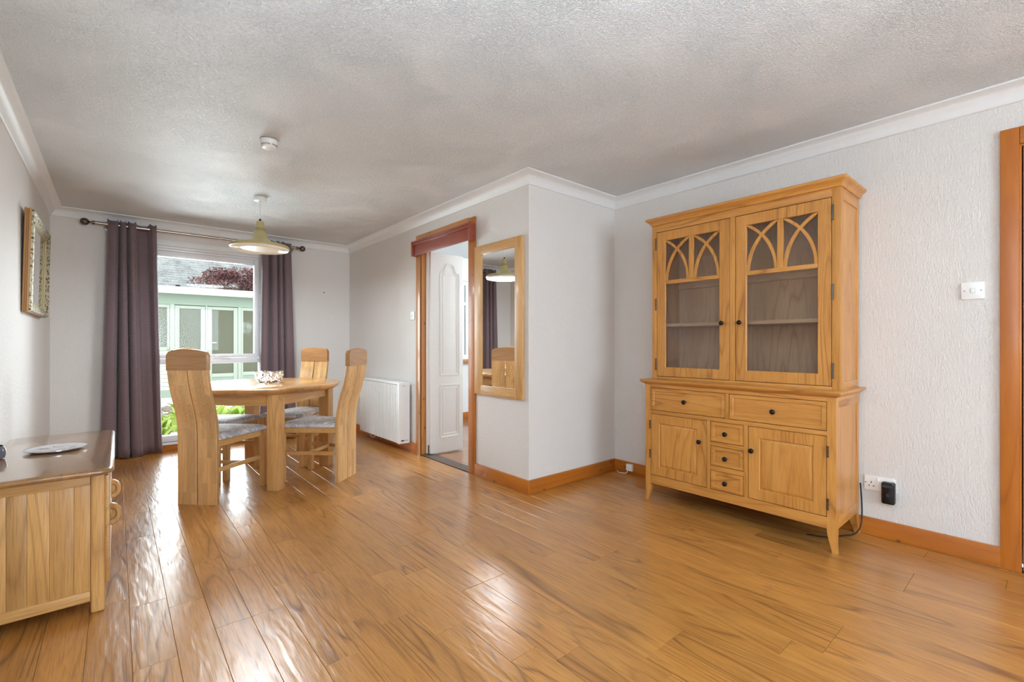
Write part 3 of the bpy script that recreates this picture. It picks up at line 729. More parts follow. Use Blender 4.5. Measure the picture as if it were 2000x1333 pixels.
# ------------------------------------------------------------------ gilt mirror on the left wall
gm = thing('framed_mirror', 'gilt framed glass with ornate silvery border tilting off the left wall', 'mirror', (XL+0.002, 4.805, 1.332))
gm.rotation_euler = (0, R(1.25), 0)
LY, LZ = 0.485, 0.678
def frame_prof(secs, mat, nm):
    bm = B(); rings = []
    for i, d in secs: rings.append([(d, -LY+i, i), (d, LY-i, i), (d, LY-i, LZ-i), (d, -LY+i, LZ-i)])
    loft(bm, rings, wrap=True); return fin(nm, bm, mat, gm, local=True, smooth=False)
frame_prof([(0.010, 0.0005), (0.0, 0.003), (0.0, 0.011), (0.004, 0.014), (0.004, 0.020), (0.0, 0.024), (0.001, 0.034), (0.012, 0.035), (0.060, 0.012)], GILT, 'frame')
frame_prof([(0.004, 0.0345), (0.008, 0.046), (0.018, 0.050), (0.036, 0.040), (0.058, 0.029), (0.060, 0.024), (0.030, 0.030)], ORN, 'ornate_border')
frame_prof([(0.056, 0.026), (0.058, 0.031), (0.064, 0.030), (0.070, 0.024), (0.074, 0.0225), (0.072, 0.020), (0.056, 0.018)], CREAMG, 'inner_slip')
bm = B(); box(bm, 0.012, 0.021, -LY+0.066, LY-0.066, 0.066, LZ-0.066); fin('mirror_glass', bm, MIRROR, gm, local=True, smooth=False)

# ------------------------------------------------------------------ oak wall mirror
om = thing('wall_mirror', 'tall oak framed mirror on wall beside the doorway', 'mirror', (XD-0.003, 2.908, 0.701))
MY0, MY1, MZ0, MZ1, MW = 2.602, 3.212, 0.701, 1.944, 0.087
for y0, y1, z0, z1, ax in ((MY0, MY0+MW, MZ0, MZ1, 'z'), (MY1-MW, MY1, MZ0, MZ1, 'z'), (MY0+MW, MY1-MW, MZ1-0.075, MZ1, 'y'), (MY0+MW, MY1-MW, MZ0, MZ0+0.075, 'y')):
    bx('frame_bar', NAT[ax], om, XD-0.026, XD-0.003, y0, y1, z0, z1, bev=0.002)
bx('mirror_glass', MIRROR, om, XD-0.014, XD-0.006, MY0+MW-0.006, MY1-MW+0.006, MZ0+0.069, MZ1-0.069)

# pelmet above the doorway
pv = thing('door_pelmet', 'red mahogany box pelmet above the kitchen doorway', 'pelmet', (2.29, 3.71, 2.008))
PYA, PYB = 3.206, 4.222
bx('front_board', MAHOG, pv, 2.281, 2.297, PYA+0.02, PYB-0.02, 2.008, 2.137, bev=0.002)
bx('end_board', MAHOG, pv, 2.262, AF-0.0005, PYA, PYA+0.02, 2.004, 2.152, bev=0.002)
bx('end_board', MAHOG, pv, 2.262, AF-0.0005, PYB-0.02, PYB, 2.004, 2.152, bev=0.002)
bx('top_board', MAHOG, pv, 2.264, AF-0.0005, PYA+0.02, PYB-0.02, 2.137, 2.152, bev=0.002)
bx('top_moulding', MAHOG, pv, 2.270, 2.281, PYA+0.02, PYB-0.02, 2.112, 2.137, bev=0.003)

# ------------------------------------------------------------------ radiator
rx0, rx1, ry0, ry1, rz0, rz1 = 2.200, 2.318, 4.362, 5.382, 0.095, 0.715
ra = thing('panel_radiator', 'white ribbed electric radiator on wall left of the doorway', 'radiator', (2.27, 4.87, 0.095))
bx('casing', RADW, ra, rx0+0.030, rx1, ry0+0.006, ry1, rz0+0.012, rz1, bev=0.004)
bx('end_cap', RADW, ra, rx0, rx1+0.004, ry0, ry0+0.0055, rz0, rz1+0.002, bev=0.002)
bm = B(); n = 27; p = (ry1-ry0-0.05)/n
for k in range(n):
    y = ry0 + 0.046 + k*p
    box(bm, rx0, rx0+0.031, y, y+p*0.66, rz0+0.004, rz1-0.016, 0.003, 1)
fin('ribs', bm, RADW, ra)
bx('front_stile', RADW, ra, rx0, rx0+0.031, ry0+0.006, ry0+0.040, rz0, rz1-0.004, bev=0.003)
bx('top_grille', RADW, ra, rx0+0.002, rx1, ry0+0.006, ry1, rz1-0.012, rz1+0.004, bev=0.003)
bm = B(); box(bm, 2.225, 2.258, ry0-0.0008, ry0+0.001, 0.118, 0.132); fin('maker_label', bm, plain('label_dark', srgb(60,62,70), 0.4), ra)
bm = B(); box(bm, 2.264, 2.308, ry0-0.0008, ry0+0.001, 0.120, 0.129); fin('rating_label', bm, plain('label_grey', srgb(170,174,180), 0.4), ra)
bm = B()
for k in range(5): box(bm, 2.235+k*0.007, 2.240+k*0.007, ry0-0.0008, ry0+0.001, 0.686, 0.692)
fin('vent_slots', bm, plain('vent_grey', srgb(140,142,144), 0.5), ra)
for y in (4.6, 5.15): bx('wall_bracket', RADW, ra, rx1-0.002, XD-0.001, y, y+0.04, 0.3, 0.6)
bm = B(); tube(bm, catmull([(2.262, 5.20, 0.115), (2.258, 5.19, 0.06), (2.262, 5.14, 0.038), (2.27, 5.09, 0.06), (2.28, 5.07, 0.11)], 6), 0.004, 8); fin('power_cable', bm, WHITE, ra)

# ------------------------------------------------------------------ curtains and pole
RY, RZ = 5.965, 2.283
cr = thing('curtain_pole', 'brushed nickel curtain pole with ribbed ball finials above the garden window', 'curtain pole', (0.75, RY, RZ))
def xtube(nm, x0, x1, r, mat, par): bm = B(); tube(bm, [(x0, RY, RZ), (x1, RY, RZ)], r, 16); return fin(nm, bm, mat, par)
xtube('outer_tube', -0.175, 0.285, 0.0155, STEEL, cr); xtube('outer_tube', 1.36, 1.675, 0.0155, STEEL, cr); xtube('inner_tube', 0.285, 1.36, 0.0125, STEEL, cr)
for s, xe in ((-1, -0.175), (1, 1.675)):
    prf = [(0.018, -0.02), (0.018, 0.0), (0.009, 0.003), (0.008, 0.018), (0.014, 0.022), (0.026, 0.030), (0.033, 0.042), (0.0345, 0.052), (0.031, 0.053), (0.031, 0.056), (0.0345, 0.057), (0.031, 0.070), (0.022, 0.080), (0.010, 0.086), (0.001, 0.087)]
    bm = B(); rings = [[(xe+s*d, RY+r*math.cos(2*math.pi*k/20), RZ+r*math.sin(2*math.pi*k/20)) for k in range(20)] for r, d in prf]
    loft(bm, rings); fin('finial', bm, FINIAL, cr, ang=45)
for xb in (-0.075, 1.62):
    bm = B(); tube(bm, [(xb, RY, RZ-0.016), (xb, RY+0.02, RZ-0.025), (xb, YW-0.004, RZ-0.025)], 0.006, 8); tube(bm, [(xb, YW-0.008, RZ-0.025), (xb, YW-0.001, RZ-0.025)], 0.022, 16)
    fin('bracket', bm, STEEL, cr)
def curtain(label, top, bot, z0, z1, rings_at, nm='curtain'):
    pt = catmull(top, 6); pb = catmull(bot, 6)
    cx = sum(p[0] for p in pt)/len(pt)
    th = thing(nm, label, 'curtain', (cx, RY, z0), group='plum curtains at the garden window')
    bm = B(); nz = 26; V = []
    for i in range(nz+1):
        z = z0 + (z1-z0)*i/nz; t = ((z-z0)/(z1-z0))**0.9
        V.append([bm.verts.new((a[0]*t+b[0]*(1-t), RY + a[1]*t+b[1]*(1-t), z + (0.007*math.sin(k*0.35) if i == 0 else (0.012*math.cos(a[1]*60) if i == nz else 0)))) for k, (a, b) in enumerate(zip(pt, pb))])
    for i in range(nz):
        for k in range(len(pt)-1): bm.faces.new((V[i][k], V[i][k+1], V[i+1][k+1], V[i+1][k]))
    bmesh.ops.recalc_face_normals(bm, faces=bm.faces)
    bmesh.ops.translate(bm, verts=bm.verts, vec=-ROOT[th.name])
    o = fin('fabric', bm, CURT, th, local=True, ang=180)
    md = o.modifiers.new('thickness', 'SOLIDIFY'); md.thickness = 0.003; md.offset = 0
    for xr in rings_at:
        bm = B(); rr = []
        for k in range(18):
            q = 2*math.pi*k/18; c = Vector((xr, RY+0.022*math.cos(q), RZ+0.022*math.sin(q))); n = Vector((0, math.cos(q), math.sin(q)))
            rr.append([c + n*0.004*math.cos(2*math.pi*j/6) + Vector((0.003*math.sin(2*math.pi*j/6), 0, 0)) for j in range(6)])
        loft(bm, rr, wrap=True); fin('eyelet', bm, STEEL, th)
    return th
topL = [(-0.065, 0.01), (-0.052, -0.035), (-0.02, -0.052), (0.005, -0.045), (0.014, 0.02), (0.026, 0.028), (0.036, -0.03), (0.05, -0.048), (0.068, -0.04), (0.074, 0.02), (0.086, 0.028), (0.096, -0.02), (0.112, -0.045), (0.135, -0.042), (0.146, 0.0), (0.165, 0.038), (0.205, 0.045), (0.245, 0.036), (0.262, -0.005), (0.275, -0.036), (0.298, -0.036), (0.312, -0.01)]
botL = [(-0.122, 0.01), (-0.112, -0.05), (-0.075, -0.075), (-0.02, -0.07), (0.0, 0.0), (0.012, 0.01), (0.022, -0.06), (0.06, -0.105), (0.095, -0.1), (0.104, -0.03), (0.112, -0.03), (0.122, -0.09), (0.16, -0.115), (0.192, -0.09), (0.205, -0.02), (0.235, 0.0), (0.275, -0.01), (0.30, -0.005), (0.315, -0.03), (0.33, -0.05), (0.352, -0.045), (0.362, -0.005)]
curtain('plum ribbed eyelet curtain hanging left of the garden window', topL, botL, 0.012, 2.326, (-0.055, 0.010, 0.032, 0.072, 0.092, 0.148, 0.263))
topR = [(1.285, 0.0), (1.295, -0.03), (1.318, -0.04), (1.345, -0.03), (1.355, 0.03), (1.375, 0.034), (1.385, -0.02), (1.408, -0.045), (1.432, -0.04), (1.442, 0.015), (1.452, 0.015), (1.460, -0.03), (1.478, -0.045), (1.492, -0.03), (1.498, 0.012), (1.506, 0.0), (1.522, -0.045), (1.55, -0.052), (1.58, -0.045), (1.597, -0.01)]
botR = [(1.245, 0.0), (1.25, -0.05), (1.285, -0.08), (1.33, -0.06), (1.345, 0.0), (1.37, 0.004), (1.38, -0.06), (1.41, -0.09), (1.45, -0.08), (1.46, -0.02), (1.47, -0.02), (1.478, -0.07), (1.50, -0.09), (1.525, -0.07), (1.532, -0.02), (1.54, -0.03), (1.55, -0.085), (1.59, -0.10), (1.635, -0.085), (1.655, -0.02)]
curtain('plum ribbed eyelet curtain hanging right of the garden window behind the lamp', topR, botR, 0.012, 2.326, (1.350, 1.380, 1.438, 1.456, 1.496, 1.510))

# ------------------------------------------------------------------ pendant lamp
pd = thing('pendant_lamp', 'cream gold trumpet pendant lamp hanging from ceiling over the table', 'lamp', (0.953, 4.497, 1.948))
px, py = 0.953, 4.497
bm = B(); lathe(bm, [(0.050, 2.399), (0.053, 2.396), (0.053, 2.372), (0.049, 2.366), (0.012, 2.364), (0.006, 2.356)], 32, px, py); fin('ceiling_rose', bm, WHITE, pd)
bm = B(); tube(bm, [(px, py, 2.37), (px, py, 2.20)], 0.0032, 8); fin('cord', bm, WHITE, pd)
bm = B(); lathe(bm, [(0.004, 2.212), (0.009, 2.208), (0.010, 2.196), (0.006, 2.189)], 16, px, py); fin('cord_grip', bm, BLACKM, pd)
sh = [(0.004, 2.191), (0.024, 2.190), (0.0285, 2.186), (0.030, 2.165), (0.031, 2.150), (0.0345, 2.148), (0.039, 2.120), (0.047, 2.088), (0.060, 2.055), (0.080, 2.028), (0.110, 2.008), (0.150, 1.996), (0.190, 1.989), (0.218, 1.984), (0.228, 1.978), (0.2315, 1.968), (0.2315, 1.956)]
bm = B(); lathe(bm, sh + [(r-0.0025, z-0.0015) for r, z in reversed(sh[1:])], 64, px, py, cap=False); shade = fin('lamp_shade', bm, GOLDSH, pd, ang=40)
bm = B()
for rr, zz in ((0.0385, 2.125), (0.0403, 2.116), (0.0425, 2.107)):
    for k in range(22):
        q = 2*math.pi*k/22; c = Vector((px+rr*math.cos(q), py+rr*math.sin(q), zz)); tn = Vector((-math.sin(q), math.cos(q), 0)); up = Vector((0, 0, 1)); nn = Vector((math.cos(q), math.sin(q), 0.2))*0.0006
        bm.faces.new([bm.verts.new(c+nn+tn*a*0.0022+up*b*0.0026) for a, b in ((-1,-1),(1,-1),(1,1),(-1,1))])
fin('vent_holes', bm, DARK, shade, smooth=False)
bm = B(); pf = [(0.229, 1.962), (0.229, 1.952)]
r = 0.225
while r > 0.15: pf += [(r, 1.950), (r-0.003, 1.943), (r-0.008, 1.950)]; r -= 0.0125
pf += [(0.14, 1.947), (0.10, 1.943), (0.05, 1.941), (0.002, 1.941)]
lathe(bm, pf, 64, px, py); fin('louvre_diffuser', bm, DIFF, pd, ang=40)
bm = B(); tube(bm, [(px+0.2315, py, 1.962), (px+0.236, py, 1.962)], 0.004, 8); fin('fixing_screw', bm, BLACKM, pd)

# smoke alarm
sa = thing('smoke_alarm', 'round white smoke alarm on the ceiling', 'smoke alarm', (0.728, 3.195, 2.345))
ax_, ay_ = 0.728, 3.195
bm = B(); lathe(bm, [(0.053, 2.3995), (0.053, 2.396), (0.051, 2.3945)], 36, ax_, ay_); fin('mounting_plate', bm, plain('alarm_base', srgb(150,146,140), 0.5), sa)
bm = B(); lathe(bm, [(0.0515, 2.3945), (0.052, 2.388), (0.049, 2.374), (0.046, 2.368), (0.042, 2.352), (0.038, 2.347), (0.020, 2.345), (0.001, 2.345)], 36, ax_, ay_); fin('alarm_body', bm, WHITE, sa)
bm = B()
for k in range(36):
    q = 2*math.pi*k/36
    if k % 9 == 0: continue
    c = Vector((ax_+0.0447*math.cos(q), ay_+0.0447*math.sin(q), 2.3615)); tn = Vector((-math.sin(q), math.cos(q), 0)); rd_ = Vector((math.cos(q), math.sin(q), 0))
    bm.faces.new([bm.verts.new(c + tn*a*0.0016 + (rd_*0.0012+Vector((0,0,0.0045)))*b + rd_*0.0008) for a, b in ((-1,-1),(1,-1),(1,1),(-1,1))])
fin('vent_slots', bm, DARK, sa, smooth=False)

# ------------------------------------------------------------------ round table
TA = R(42.5); tcx, tcy, TT = 0.960, 4.430, 0.785
tb = thing('dining_table', 'round oak dining table with square legs between the four chairs', 'table', (tcx, tcy, 0), TA)
bm = B(); lathe(bm, [(0.560, 0.733), (0.585, 0.738), (0.606, 0.750), (0.617, 0.763), (0.6205, 0.774), (0.619, 0.781), (0.612, 0.785), (0.30, 0.785), (0.002, 0.785)], 96); fin('table_top', bm, TABLE, tb, local=True, ang=40)
lh = 0.372
for sx in (-1, 1):
    for sy in (-1, 1):
        bm = B(); box(bm, sx*lh-0.045, sx*lh+0.045, sy*lh-0.045, sy*lh+0.045, 0, 0.7355, 0.003); fin('leg', bm, NAT['z'], tb, local=True)
for s in (-1, 1):
    bm = B(); box(bm, -lh+0.045, lh-0.045, s*(lh+0.012)-0.012, s*(lh+0.012)+0.012, 0.645, 0.7355, 0.002); fin('apron', bm, NAT['x'], tb, local=True)
    bm = B(); box(bm, s*(lh+0.012)-0.012, s*(lh+0.012)+0.012, -lh+0.045, lh-0.045, 0.645, 0.7355, 0.002); fin('apron', bm, NAT['y'], tb, local=True)

# crystal bowl
bw = thing('crystal_bowl', 'cut crystal bowl with a scalloped rim on the dining table', 'bowl', (1.005, 4.41, TT+0.0006))
bm = B(); seg = 48; rings = []
outer = [(0.060, 0.0), (0.078, 0.004), (0.094, 0.020), (0.105, 0.042), (0.110, 0.066), (0.109, 0.088), (0.110, 0.097)]
inner = [(0.101, 0.097), (0.099, 0.085), (0.098, 0.064), (0.092, 0.042), (0.080, 0.024), (0.055, 0.014), (0.003, 0.012)]
for i, (r, z) in enumerate(outer):
    rings.append([((r + (0.0035 if (k + i*2) % 6 < 2 else -0.0015)*(0 < i < 6)) * math.cos(2*math.pi*k/seg), (r + (0.0035 if (k - i*2) % 6 < 2 else -0.0015)*(0 < i < 6)) * math.sin(2*math.pi*k/seg), z + (0.005 if (i == 6 and k % 3 == 0) else 0)) for k in range(seg)])
for i, (r, z) in enumerate(inner):
    rings.append([(r*math.cos(2*math.pi*k/seg), r*math.sin(2*math.pi*k/seg), z + (0.005 if (i == 0 and k % 3 == 0) else 0)) for k in range(seg)])
loft(bm, rings); fin('bowl_body', bm, CRYSTAL, bw, local=True, smooth=False)

# ------------------------------------------------------------------ dining chairs
OFF = [(0, 0), (0.30, 0.0), (0.45, 0.001), (0.52, 0.003), (0.56, 0.006), (0.60, 0.012), (0.66, 0.027), (0.727, 0.048), (0.80, 0.069), (0.857, 0.082), (0.92, 0.093), (0.944, 0.0955), (1.0, 0.0975), (1.09, 0.096)]
def off(z):
    for (a, p), (b, q) in zip(OFF[:-1], OFF[1:]):
        if z <= b: return p + (q-p)*(z-a)/(b-a)
    return OFF[-1][1]
def make_chair(loc, rotz, label):
    ch = thing('dining_chair', label, 'chair', loc, rotz, 'oak dining chairs around the table')
    th = 0.030
    for x0, x1 in ((-0.1425, -0.004), (0.004, 0.1425)):
        bm = B(); rings = []
        for k in range(33):
            z = 0.9445*k/32; o_ = off(z); c = 0.003
            rings.append([(x0+c, -o_, z), (x1-c, -o_, z), (x1, -o_+c, z), (x1, -o_+th-c, z), (x1-c, -o_+th, z), (x0+c, -o_+th, z), (x0, -o_+th-c, z), (x0, -o_+c, z)])
        loft(bm, rings); fin('back_panel', bm, STAVE, ch, local=True, ang=40)
    bm = B(); rings = []; hw = 0.1435
    for k in range(25):
        s = -1 + 2*k/24; x = s*hw
        e = max(0, abs(s)-0.9)/0.1
        zt = 1.087 - 0.020*s*s - 0.018*(1-math.sqrt(max(0, 1-e*e)))
        o0, o1 = off(0.944), off(zt); c = 0.005; q = 0.004
        rings.append([(x, -o0-q, 0.944), (x, -o1-q, zt-c), (x, -o1-q+c, zt), (x, -o1+th+q-c, zt), (x, -o1+th+q, zt-c), (x, -o0+th+q, 0.944)])
    loft(bm, rings); fin('head_rest', bm, HEAD, ch, local=True, ang=40)
    # seat
    def trap(i, z, d=0.0):
        pts = []
        cor = [(-0.142+i, 0.032+i*0.3), (0.142-i, 0.032+i*0.3), (0.218-i, 0.498-i), (-0.218+i, 0.498-i)]
        for j in range(4):
            p0, p1, p2 = Vector(cor[j-1]), Vector(cor[j]), Vector(cor[(j+1) % 4]); c = 0.006 if j < 2 else 0.035
            a = p1 + (p0-p1).normalized()*c; b = p1 + (p2-p1).normalized()*c
            for t in (0, 0.25, 0.5, 0.75, 1): q = a*(1-t)**2 + p1*2*t*(1-t) + b*t*t; pts.append((q.x, q.y, z))
        return pts
    bm = B(); loft(bm, [trap(0.010, 0.4405), trap(0.0, 0.447), trap(-0.002, 0.456), trap(0.004, 0.470), trap(0.018, 0.480), trap(0.05, 0.488), trap(0.10, 0.492)]); fin('seat_cushion', bm, FLORAL, ch, local=True, ang=60)
    for s in (-1, 1):
        bm = B(); bar(bm, (s*0.128, 0.0305, 0.420), (s*0.184, 0.444, 0.420), 0.022, 0.040, 0.002); fin('seat_rail', bm, NAT['y'], ch, local=True)
        bm = B(); box(bm, s*0.192-0.019, s*0.192+0.019, 0.444, 0.488, 0, 0.4402, 0.003); fin('leg', bm, NAT['z'], ch, local=True)
        bm = B(); bar(bm, (s*0.130, 0.0305, 0.236), (s*0.186, 0.4435, 0.232), 0.018, 0.030, 0.002); fin('stretcher', bm, NAT['y'], ch, local=True)
    bm = B(); box(bm, -0.1725, 0.1725, 0.452, 0.476, 0.400, 0.440, 0.002); fin('seat_rail', bm, NAT['x'], ch, local=True)
    bm = B(); box(bm, -0.117, 0.117, 0.0305, 0.050, 0.400, 0.440, 0.002); fin('seat_rail', bm, NAT['x'], ch, local=True)
    bm = B(); box(bm, -0.150, 0.150, 0.250, 0.270, 0.222, 0.246, 0.002); fin('stretcher', bm, NAT['x'], ch, local=True)
    return ch
c1 = make_chair((0.428, 3.888, 0), R(46-90), 'oak dining chair with its tall slatted back turned towards the camera, left of table')
def chair_copy(loc, rotz, label):
    c = dup(c1); c.location = loc; c.rotation_euler = (0, 0, rotz); c['label'] = label; return c
chair_copy((1.474, 3.850, 0), R(129.5-90), 'oak dining chair seen side on, on the radiator side of table')
chair_copy((0.960+0.745*math.cos(TA), 4.430+0.745*math.sin(TA), 0), R(222.5-90), 'oak dining chair behind the table facing camera, beside right curtain')
chair_copy((0.518, 4.912, 0), R(312.5-90), 'oak dining chair between table and garden window, mostly hidden by the nearest chair')

# ------------------------------------------------------------------ sockets, switches, small wall fittings
def switchplate(name, label, cat, x, y0, y1, z0, z1):
    t = thing(name, label, cat, (x, (y0+y1)/2, z0)); bx('face_plate', WHITE, t, x-0.009, x, y0, y1, z0, z1, bev=0.003); return t
X0 = XS - 0.0005
t = switchplate('light_switch', 'white light switch on wall between dresser and right door frame', 'switch', X0, 0.236, 0.324, 1.355, 1.443)
ym, zm = 0.280, 1.399
bx('rocker', WHITE, t, X0-0.0125, X0-0.0085, ym-0.0075, ym+0.0075, zm-0.012, zm+0.012, bev=0.001)
bm = B(); 
for a in ((ym-0.0085, ym+0.0085, zm-0.013, zm+0.013),): box(bm, X0-0.0094, X0-0.0088, *a)
fin('rocker_surround', bm, plain('seam_grey', srgb(176,176,178), 0.5), t)
for yy in (ym-0.031, ym+0.031):
    bm = B(); tube(bm, [(X0-0.0086, yy, zm), (X0-0.0100, yy, zm)], 0.0035, 10); fin('screw', bm, plain('screw_grey', srgb(150,148,146), 0.3, 0.8), t)
t = switchplate('double_socket', 'white double wall socket above the skirting right of dresser', 'socket', X0, 0.592, 0.738, 0.264, 0.350)
for yc in (0.704, 0.626):
    for dy, dz, w, h in ((0.0, 0.006, 0.0040, 0.009), (0.011, -0.014, 0.0075, 0.0045), (-0.011, -0.014, 0.0075, 0.0045)):
        bx('pin_hole', DARK, t, X0-0.0096, X0-0.0088, yc+dy-w/2, yc+dy+w/2, 0.305+dz-h/2, 0.305+dz+h/2)
    bx('rocker', WHITE, t, X0-0.0145, X0-0.0085, yc-0.030-0.005, yc-0.030+0.005, 0.322, 0.342, bev=0.001)
for yy in (0.731, 0.599):
    bm = B(); tube(bm, [(X0-0.0086, yy, 0.307), (X0-0.0096, yy, 0.307)], 0.003, 10); fin('screw', bm, DARK, t)
# plug-in door chime
X1 = X0 - 0.0130
t = thing('door_chime', 'black plug-in door chime with bell symbol plugged into the wall socket', 'door chime', (X1-0.02, 0.622, 0.208))
bm = B(); rings = []
for d, i in ((0.004, 0.003), (0.0, 0.0), (-0.022, 0.0), (-0.028, 0.002), (-0.031, 0.007)):
    rings.append([(X1-0.002+d, a, b) for a, b in rounded_rect(0.590+i, 0.652-i, 0.208+i, 0.332-i, 0.011)])
loft(bm, rings); fin('chime_body', bm, BLACKP, t, ang=40)
bx('plug', BLACKP, t, X1-0.003, X0-0.0092, 0.604, 0.640, 0.262, 0.325)
XF = X1 - 0.0332
bx('light_window', GREYP, t, XF-0.0006, XF+0.0006, 0.597, 0.645, 0.304, 0.318)
bm = B()
yb, zb = 0.621, 0.262
bell = [(-0.0075, -0.006), (-0.0055, -0.003), (-0.005, 0.004), (-0.003, 0.0075), (0.003, 0.0075), (0.005, 0.004), (0.0055, -0.003), (0.0075, -0.006)]
inn = [(a*0.68, b*0.70-0.0002) for a, b in bell]
for i in range(8):
    j = (i+1) % 8
    bm.faces.new([bm.verts.new((XF-0.0006, yb+p, zb+q)) for p, q in (bell[i], bell[j], inn[j], inn[i])])
bm.faces.new([bm.verts.new((XF-0.0006, yb+p, zb+q)) for p, q in ((-0.002, -0.0075), (0.002, -0.0075), (0.001, -0.0095), (-0.001, -0.0095))])
fin('bell_symbol', bm, CYAN, t, smooth=False)
# small white box and cable on the skirting
XK = XS - 0.018
t = thing('junction_box', 'small white cable box on skirting left of dresser', 'junction box', (XK-0.01, 2.372, 0.034))
bx('box_body', WHITE, t, XK-0.024, XK-0.0005, 2.342, 2.402, 0.034, 0.090, bev=0.003)
bx('box_lid', WHITE, t, XK-0.0275, XK-0.0242, 2.343, 2.401, 0.035, 0.089, bev=0.0015)
bm = B(); tube(bm, catmull([(XK-0.012, 2.39, 0.036), (XK-0.03, 2.40, 0.012), (XK-0.05, 2.44, 0.010), (XK-0.04, 2.47, 0.006), (XK-0.02, 2.50, 0.012)], 6), 0.0035, 8); fin('white_cable', bm, WHITE, t)
# black cable behind the dresser
bm = B(); tube(bm, catmull([(XS-0.030, 0.752, 0.30), (XS-0.026, 0.748, 0.22), (XS-0.030, 0.744, 0.12), (XS-0.06, 0.745, 0.05), (XS-0.10, 0.765, 0.012), (XS-0.16, 0.80, 0.008), (XS-0.26, 0.86, 0.006), (XS-0.30, 0.95, 0.006)], 8), 0.0038, 8)
tag(fin('power_cable', bm, RUBBER), 'black power cable trailing to the floor behind the dresser corner', 'cable')
# switch by the doorway
t = switchplate('light_switch', 'white light switch left of the kitchen doorway frame', 'switch', XD-0.0005, 4.292, 4.378, 1.372, 1.458)
bx('rocker', WHITE, t, XD-0.0135, XD-0.009, 4.328, 4.342, 1.403, 1.427, bev=0.001)
# nail in the far wall
bm = B(); tube(bm, [(2.011, YW+0.01, 1.772), (2.011, YW-0.014, 1.777)], 0.0035, 8); tube(bm, [(2.011, YW-0.014, 1.777), (2.011, YW-0.017, 1.777)], 0.007, 10)
tag(fin('wall_nail', bm, DARK), 'small dark nail in the far wall right of the curtains', 'nail')
# dark pot at the very edge
t = thing('dark_pot', 'dark grey glazed pot cut off by the left edge of photo on the low cabinet', 'pot', (-0.412, 3.085, 0.606))
bm = B(); lathe(bm, [(0.020, 0.0), (0.030, 0.003), (0.0335, 0.016), (0.034, 0.030), (0.031, 0.046), (0.024, 0.056), (0.021, 0.056), (0.026, 0.044), (0.028, 0.03), (0.02, 0.008), (0.002, 0.006)], 28); fin('pot_body', bm, plain('grey_glaze', srgb(104,104,112), 0.15), t, local=True)
bm = B(); lathe(bm, [(0.0205, 0.0562), (0.024, 0.0562), (0.0245, 0.059), (0.022, 0.060), (0.0205, 0.059)], 28, cap=False); fin('pot_rim', bm, DARK, t, local=True)

# made-up uplighter stand around the fill light behind the camera
t = thing('invented_uplighter', 'made-up white uplighter added behind the camera to hold the fill light', 'lamp', (-0.12, -0.45, 0))
bm = B(); lathe(bm, [(0.15, 0.0), (0.15, 0.015), (0.13, 0.022), (0.02, 0.03)], 32); fin('base', bm, WHITE, t, local=True)
bm = B(); tube(bm, [(0, 0, 0.025), (0, 0, 0.80)], 0.012, 12); fin('pole', bm, WHITE, t, local=True)
bm = B(); lathe(bm, [(0.03, 0.785), (0.10, 0.80), (0.19, 0.85), (0.24, 0.93), (0.235, 0.93), (0.185, 0.857), (0.095, 0.808), (0.02, 0.79)], 40); fin('lamp_shade', bm, WHITE, t, local=True)

# ------------------------------------------------------------------ garden beyond the window
GZ = -0.15
bm = B(); box(bm, -14, 18, YW+0.2, 40, GZ-0.1, GZ); struct(fin('ground_garden', bm, PAVE, smooth=False), 'pale garden ground')
SY = 13.6
sh_ = thing('summerhouse', 'pale green summerhouse with glazed double doors at the end of garden', 'summerhouse', (1.7, SY+1.2, GZ))
SX0, SX1 = -0.9, 4.3
bx('body', DARKIN, sh_, SX0+0.06, SX1-0.06, SY+0.10, SY+2.4, GZ, 2.26)
bx('plinth', GREENP, sh_, SX0, SX1, SY, SY+0.08, GZ, 0.02)
bx('head_board', GREENP, sh_, SX0, SX1, SY, SY+0.08, 2.06, 2.335)
bx('eave_soffit', GREENP, sh_, SX0-0.15, SX1+0.15, SY-0.24, SY+2.5, 2.335, 2.36)
bx('fascia', CREAMF, sh_, SX0-0.15, SX1+0.15, SY-0.28, SY-0.24, 2.30, 2.465, bev=0.006)
bx('roof', plain('roof_felt', srgb(150,152,150), 0.8), sh_, SX0-0.15, SX1+0.15, SY-0.24, SY+2.5, 2.36, 2.46)
for a, b in ((SX0, SX0+0.12), (0.965, 1.055), (1.675, 1.712), (2.375, 2.44), (3.15, 3.25), (SX1-0.12, SX1)): bx('post', GREENL, sh_, a, b, SY-0.01, SY+0.07, 0.02, 2.06, bev=0.004)
def sdoor(x0, x1, z0, z1, nm, pz, st=0.095, hd=None):
    zt = 0.075
    d = bx(nm, GREENL, sh_, x0, x0+st, SY+0.005, SY+0.055, z0, z1, bev=0.006)
    bx('stile', GREENL, d, x1-st, x1, SY+0.005, SY+0.055, z0, z1, bev=0.006)
    bx('rail', GREENL, d, x0+st, x1-st, SY+0.005, SY+0.055, z1-zt, z1, bev=0.006)
    bx('rail', GREENL, d, x0+st, x1-st, SY+0.005, SY+0.055, pz-0.09, pz, bev=0.006)
    if pz-0.09 > z0+0.05:
        bx('rail', GREENL, d, x0+st, x1-st, SY+0.005, SY+0.055, z0, z0+0.08, bev=0.006); bx('panel', GREENP, d, x0+st, x1-st, SY+0.02, SY+0.04, z0+0.08, pz-0.09)
    bx('pane', FARGL, d, x0+st-0.005, x1-st+0.005, SY+0.026, SY+0.034, pz, z1-zt+0.005)
    if hd is not None:
        bm = B(); box(bm, hd-0.018, hd+0.018, SY-0.006, SY+0.005, 1.02, 1.22, 0.004); tube(bm, [(hd, SY-0.004, 1.15), (hd, SY-0.045, 1.15), (hd+0.13, SY-0.045, 1.15)], 0.010, 8); fin('door_handle', bm, WHITE, d)
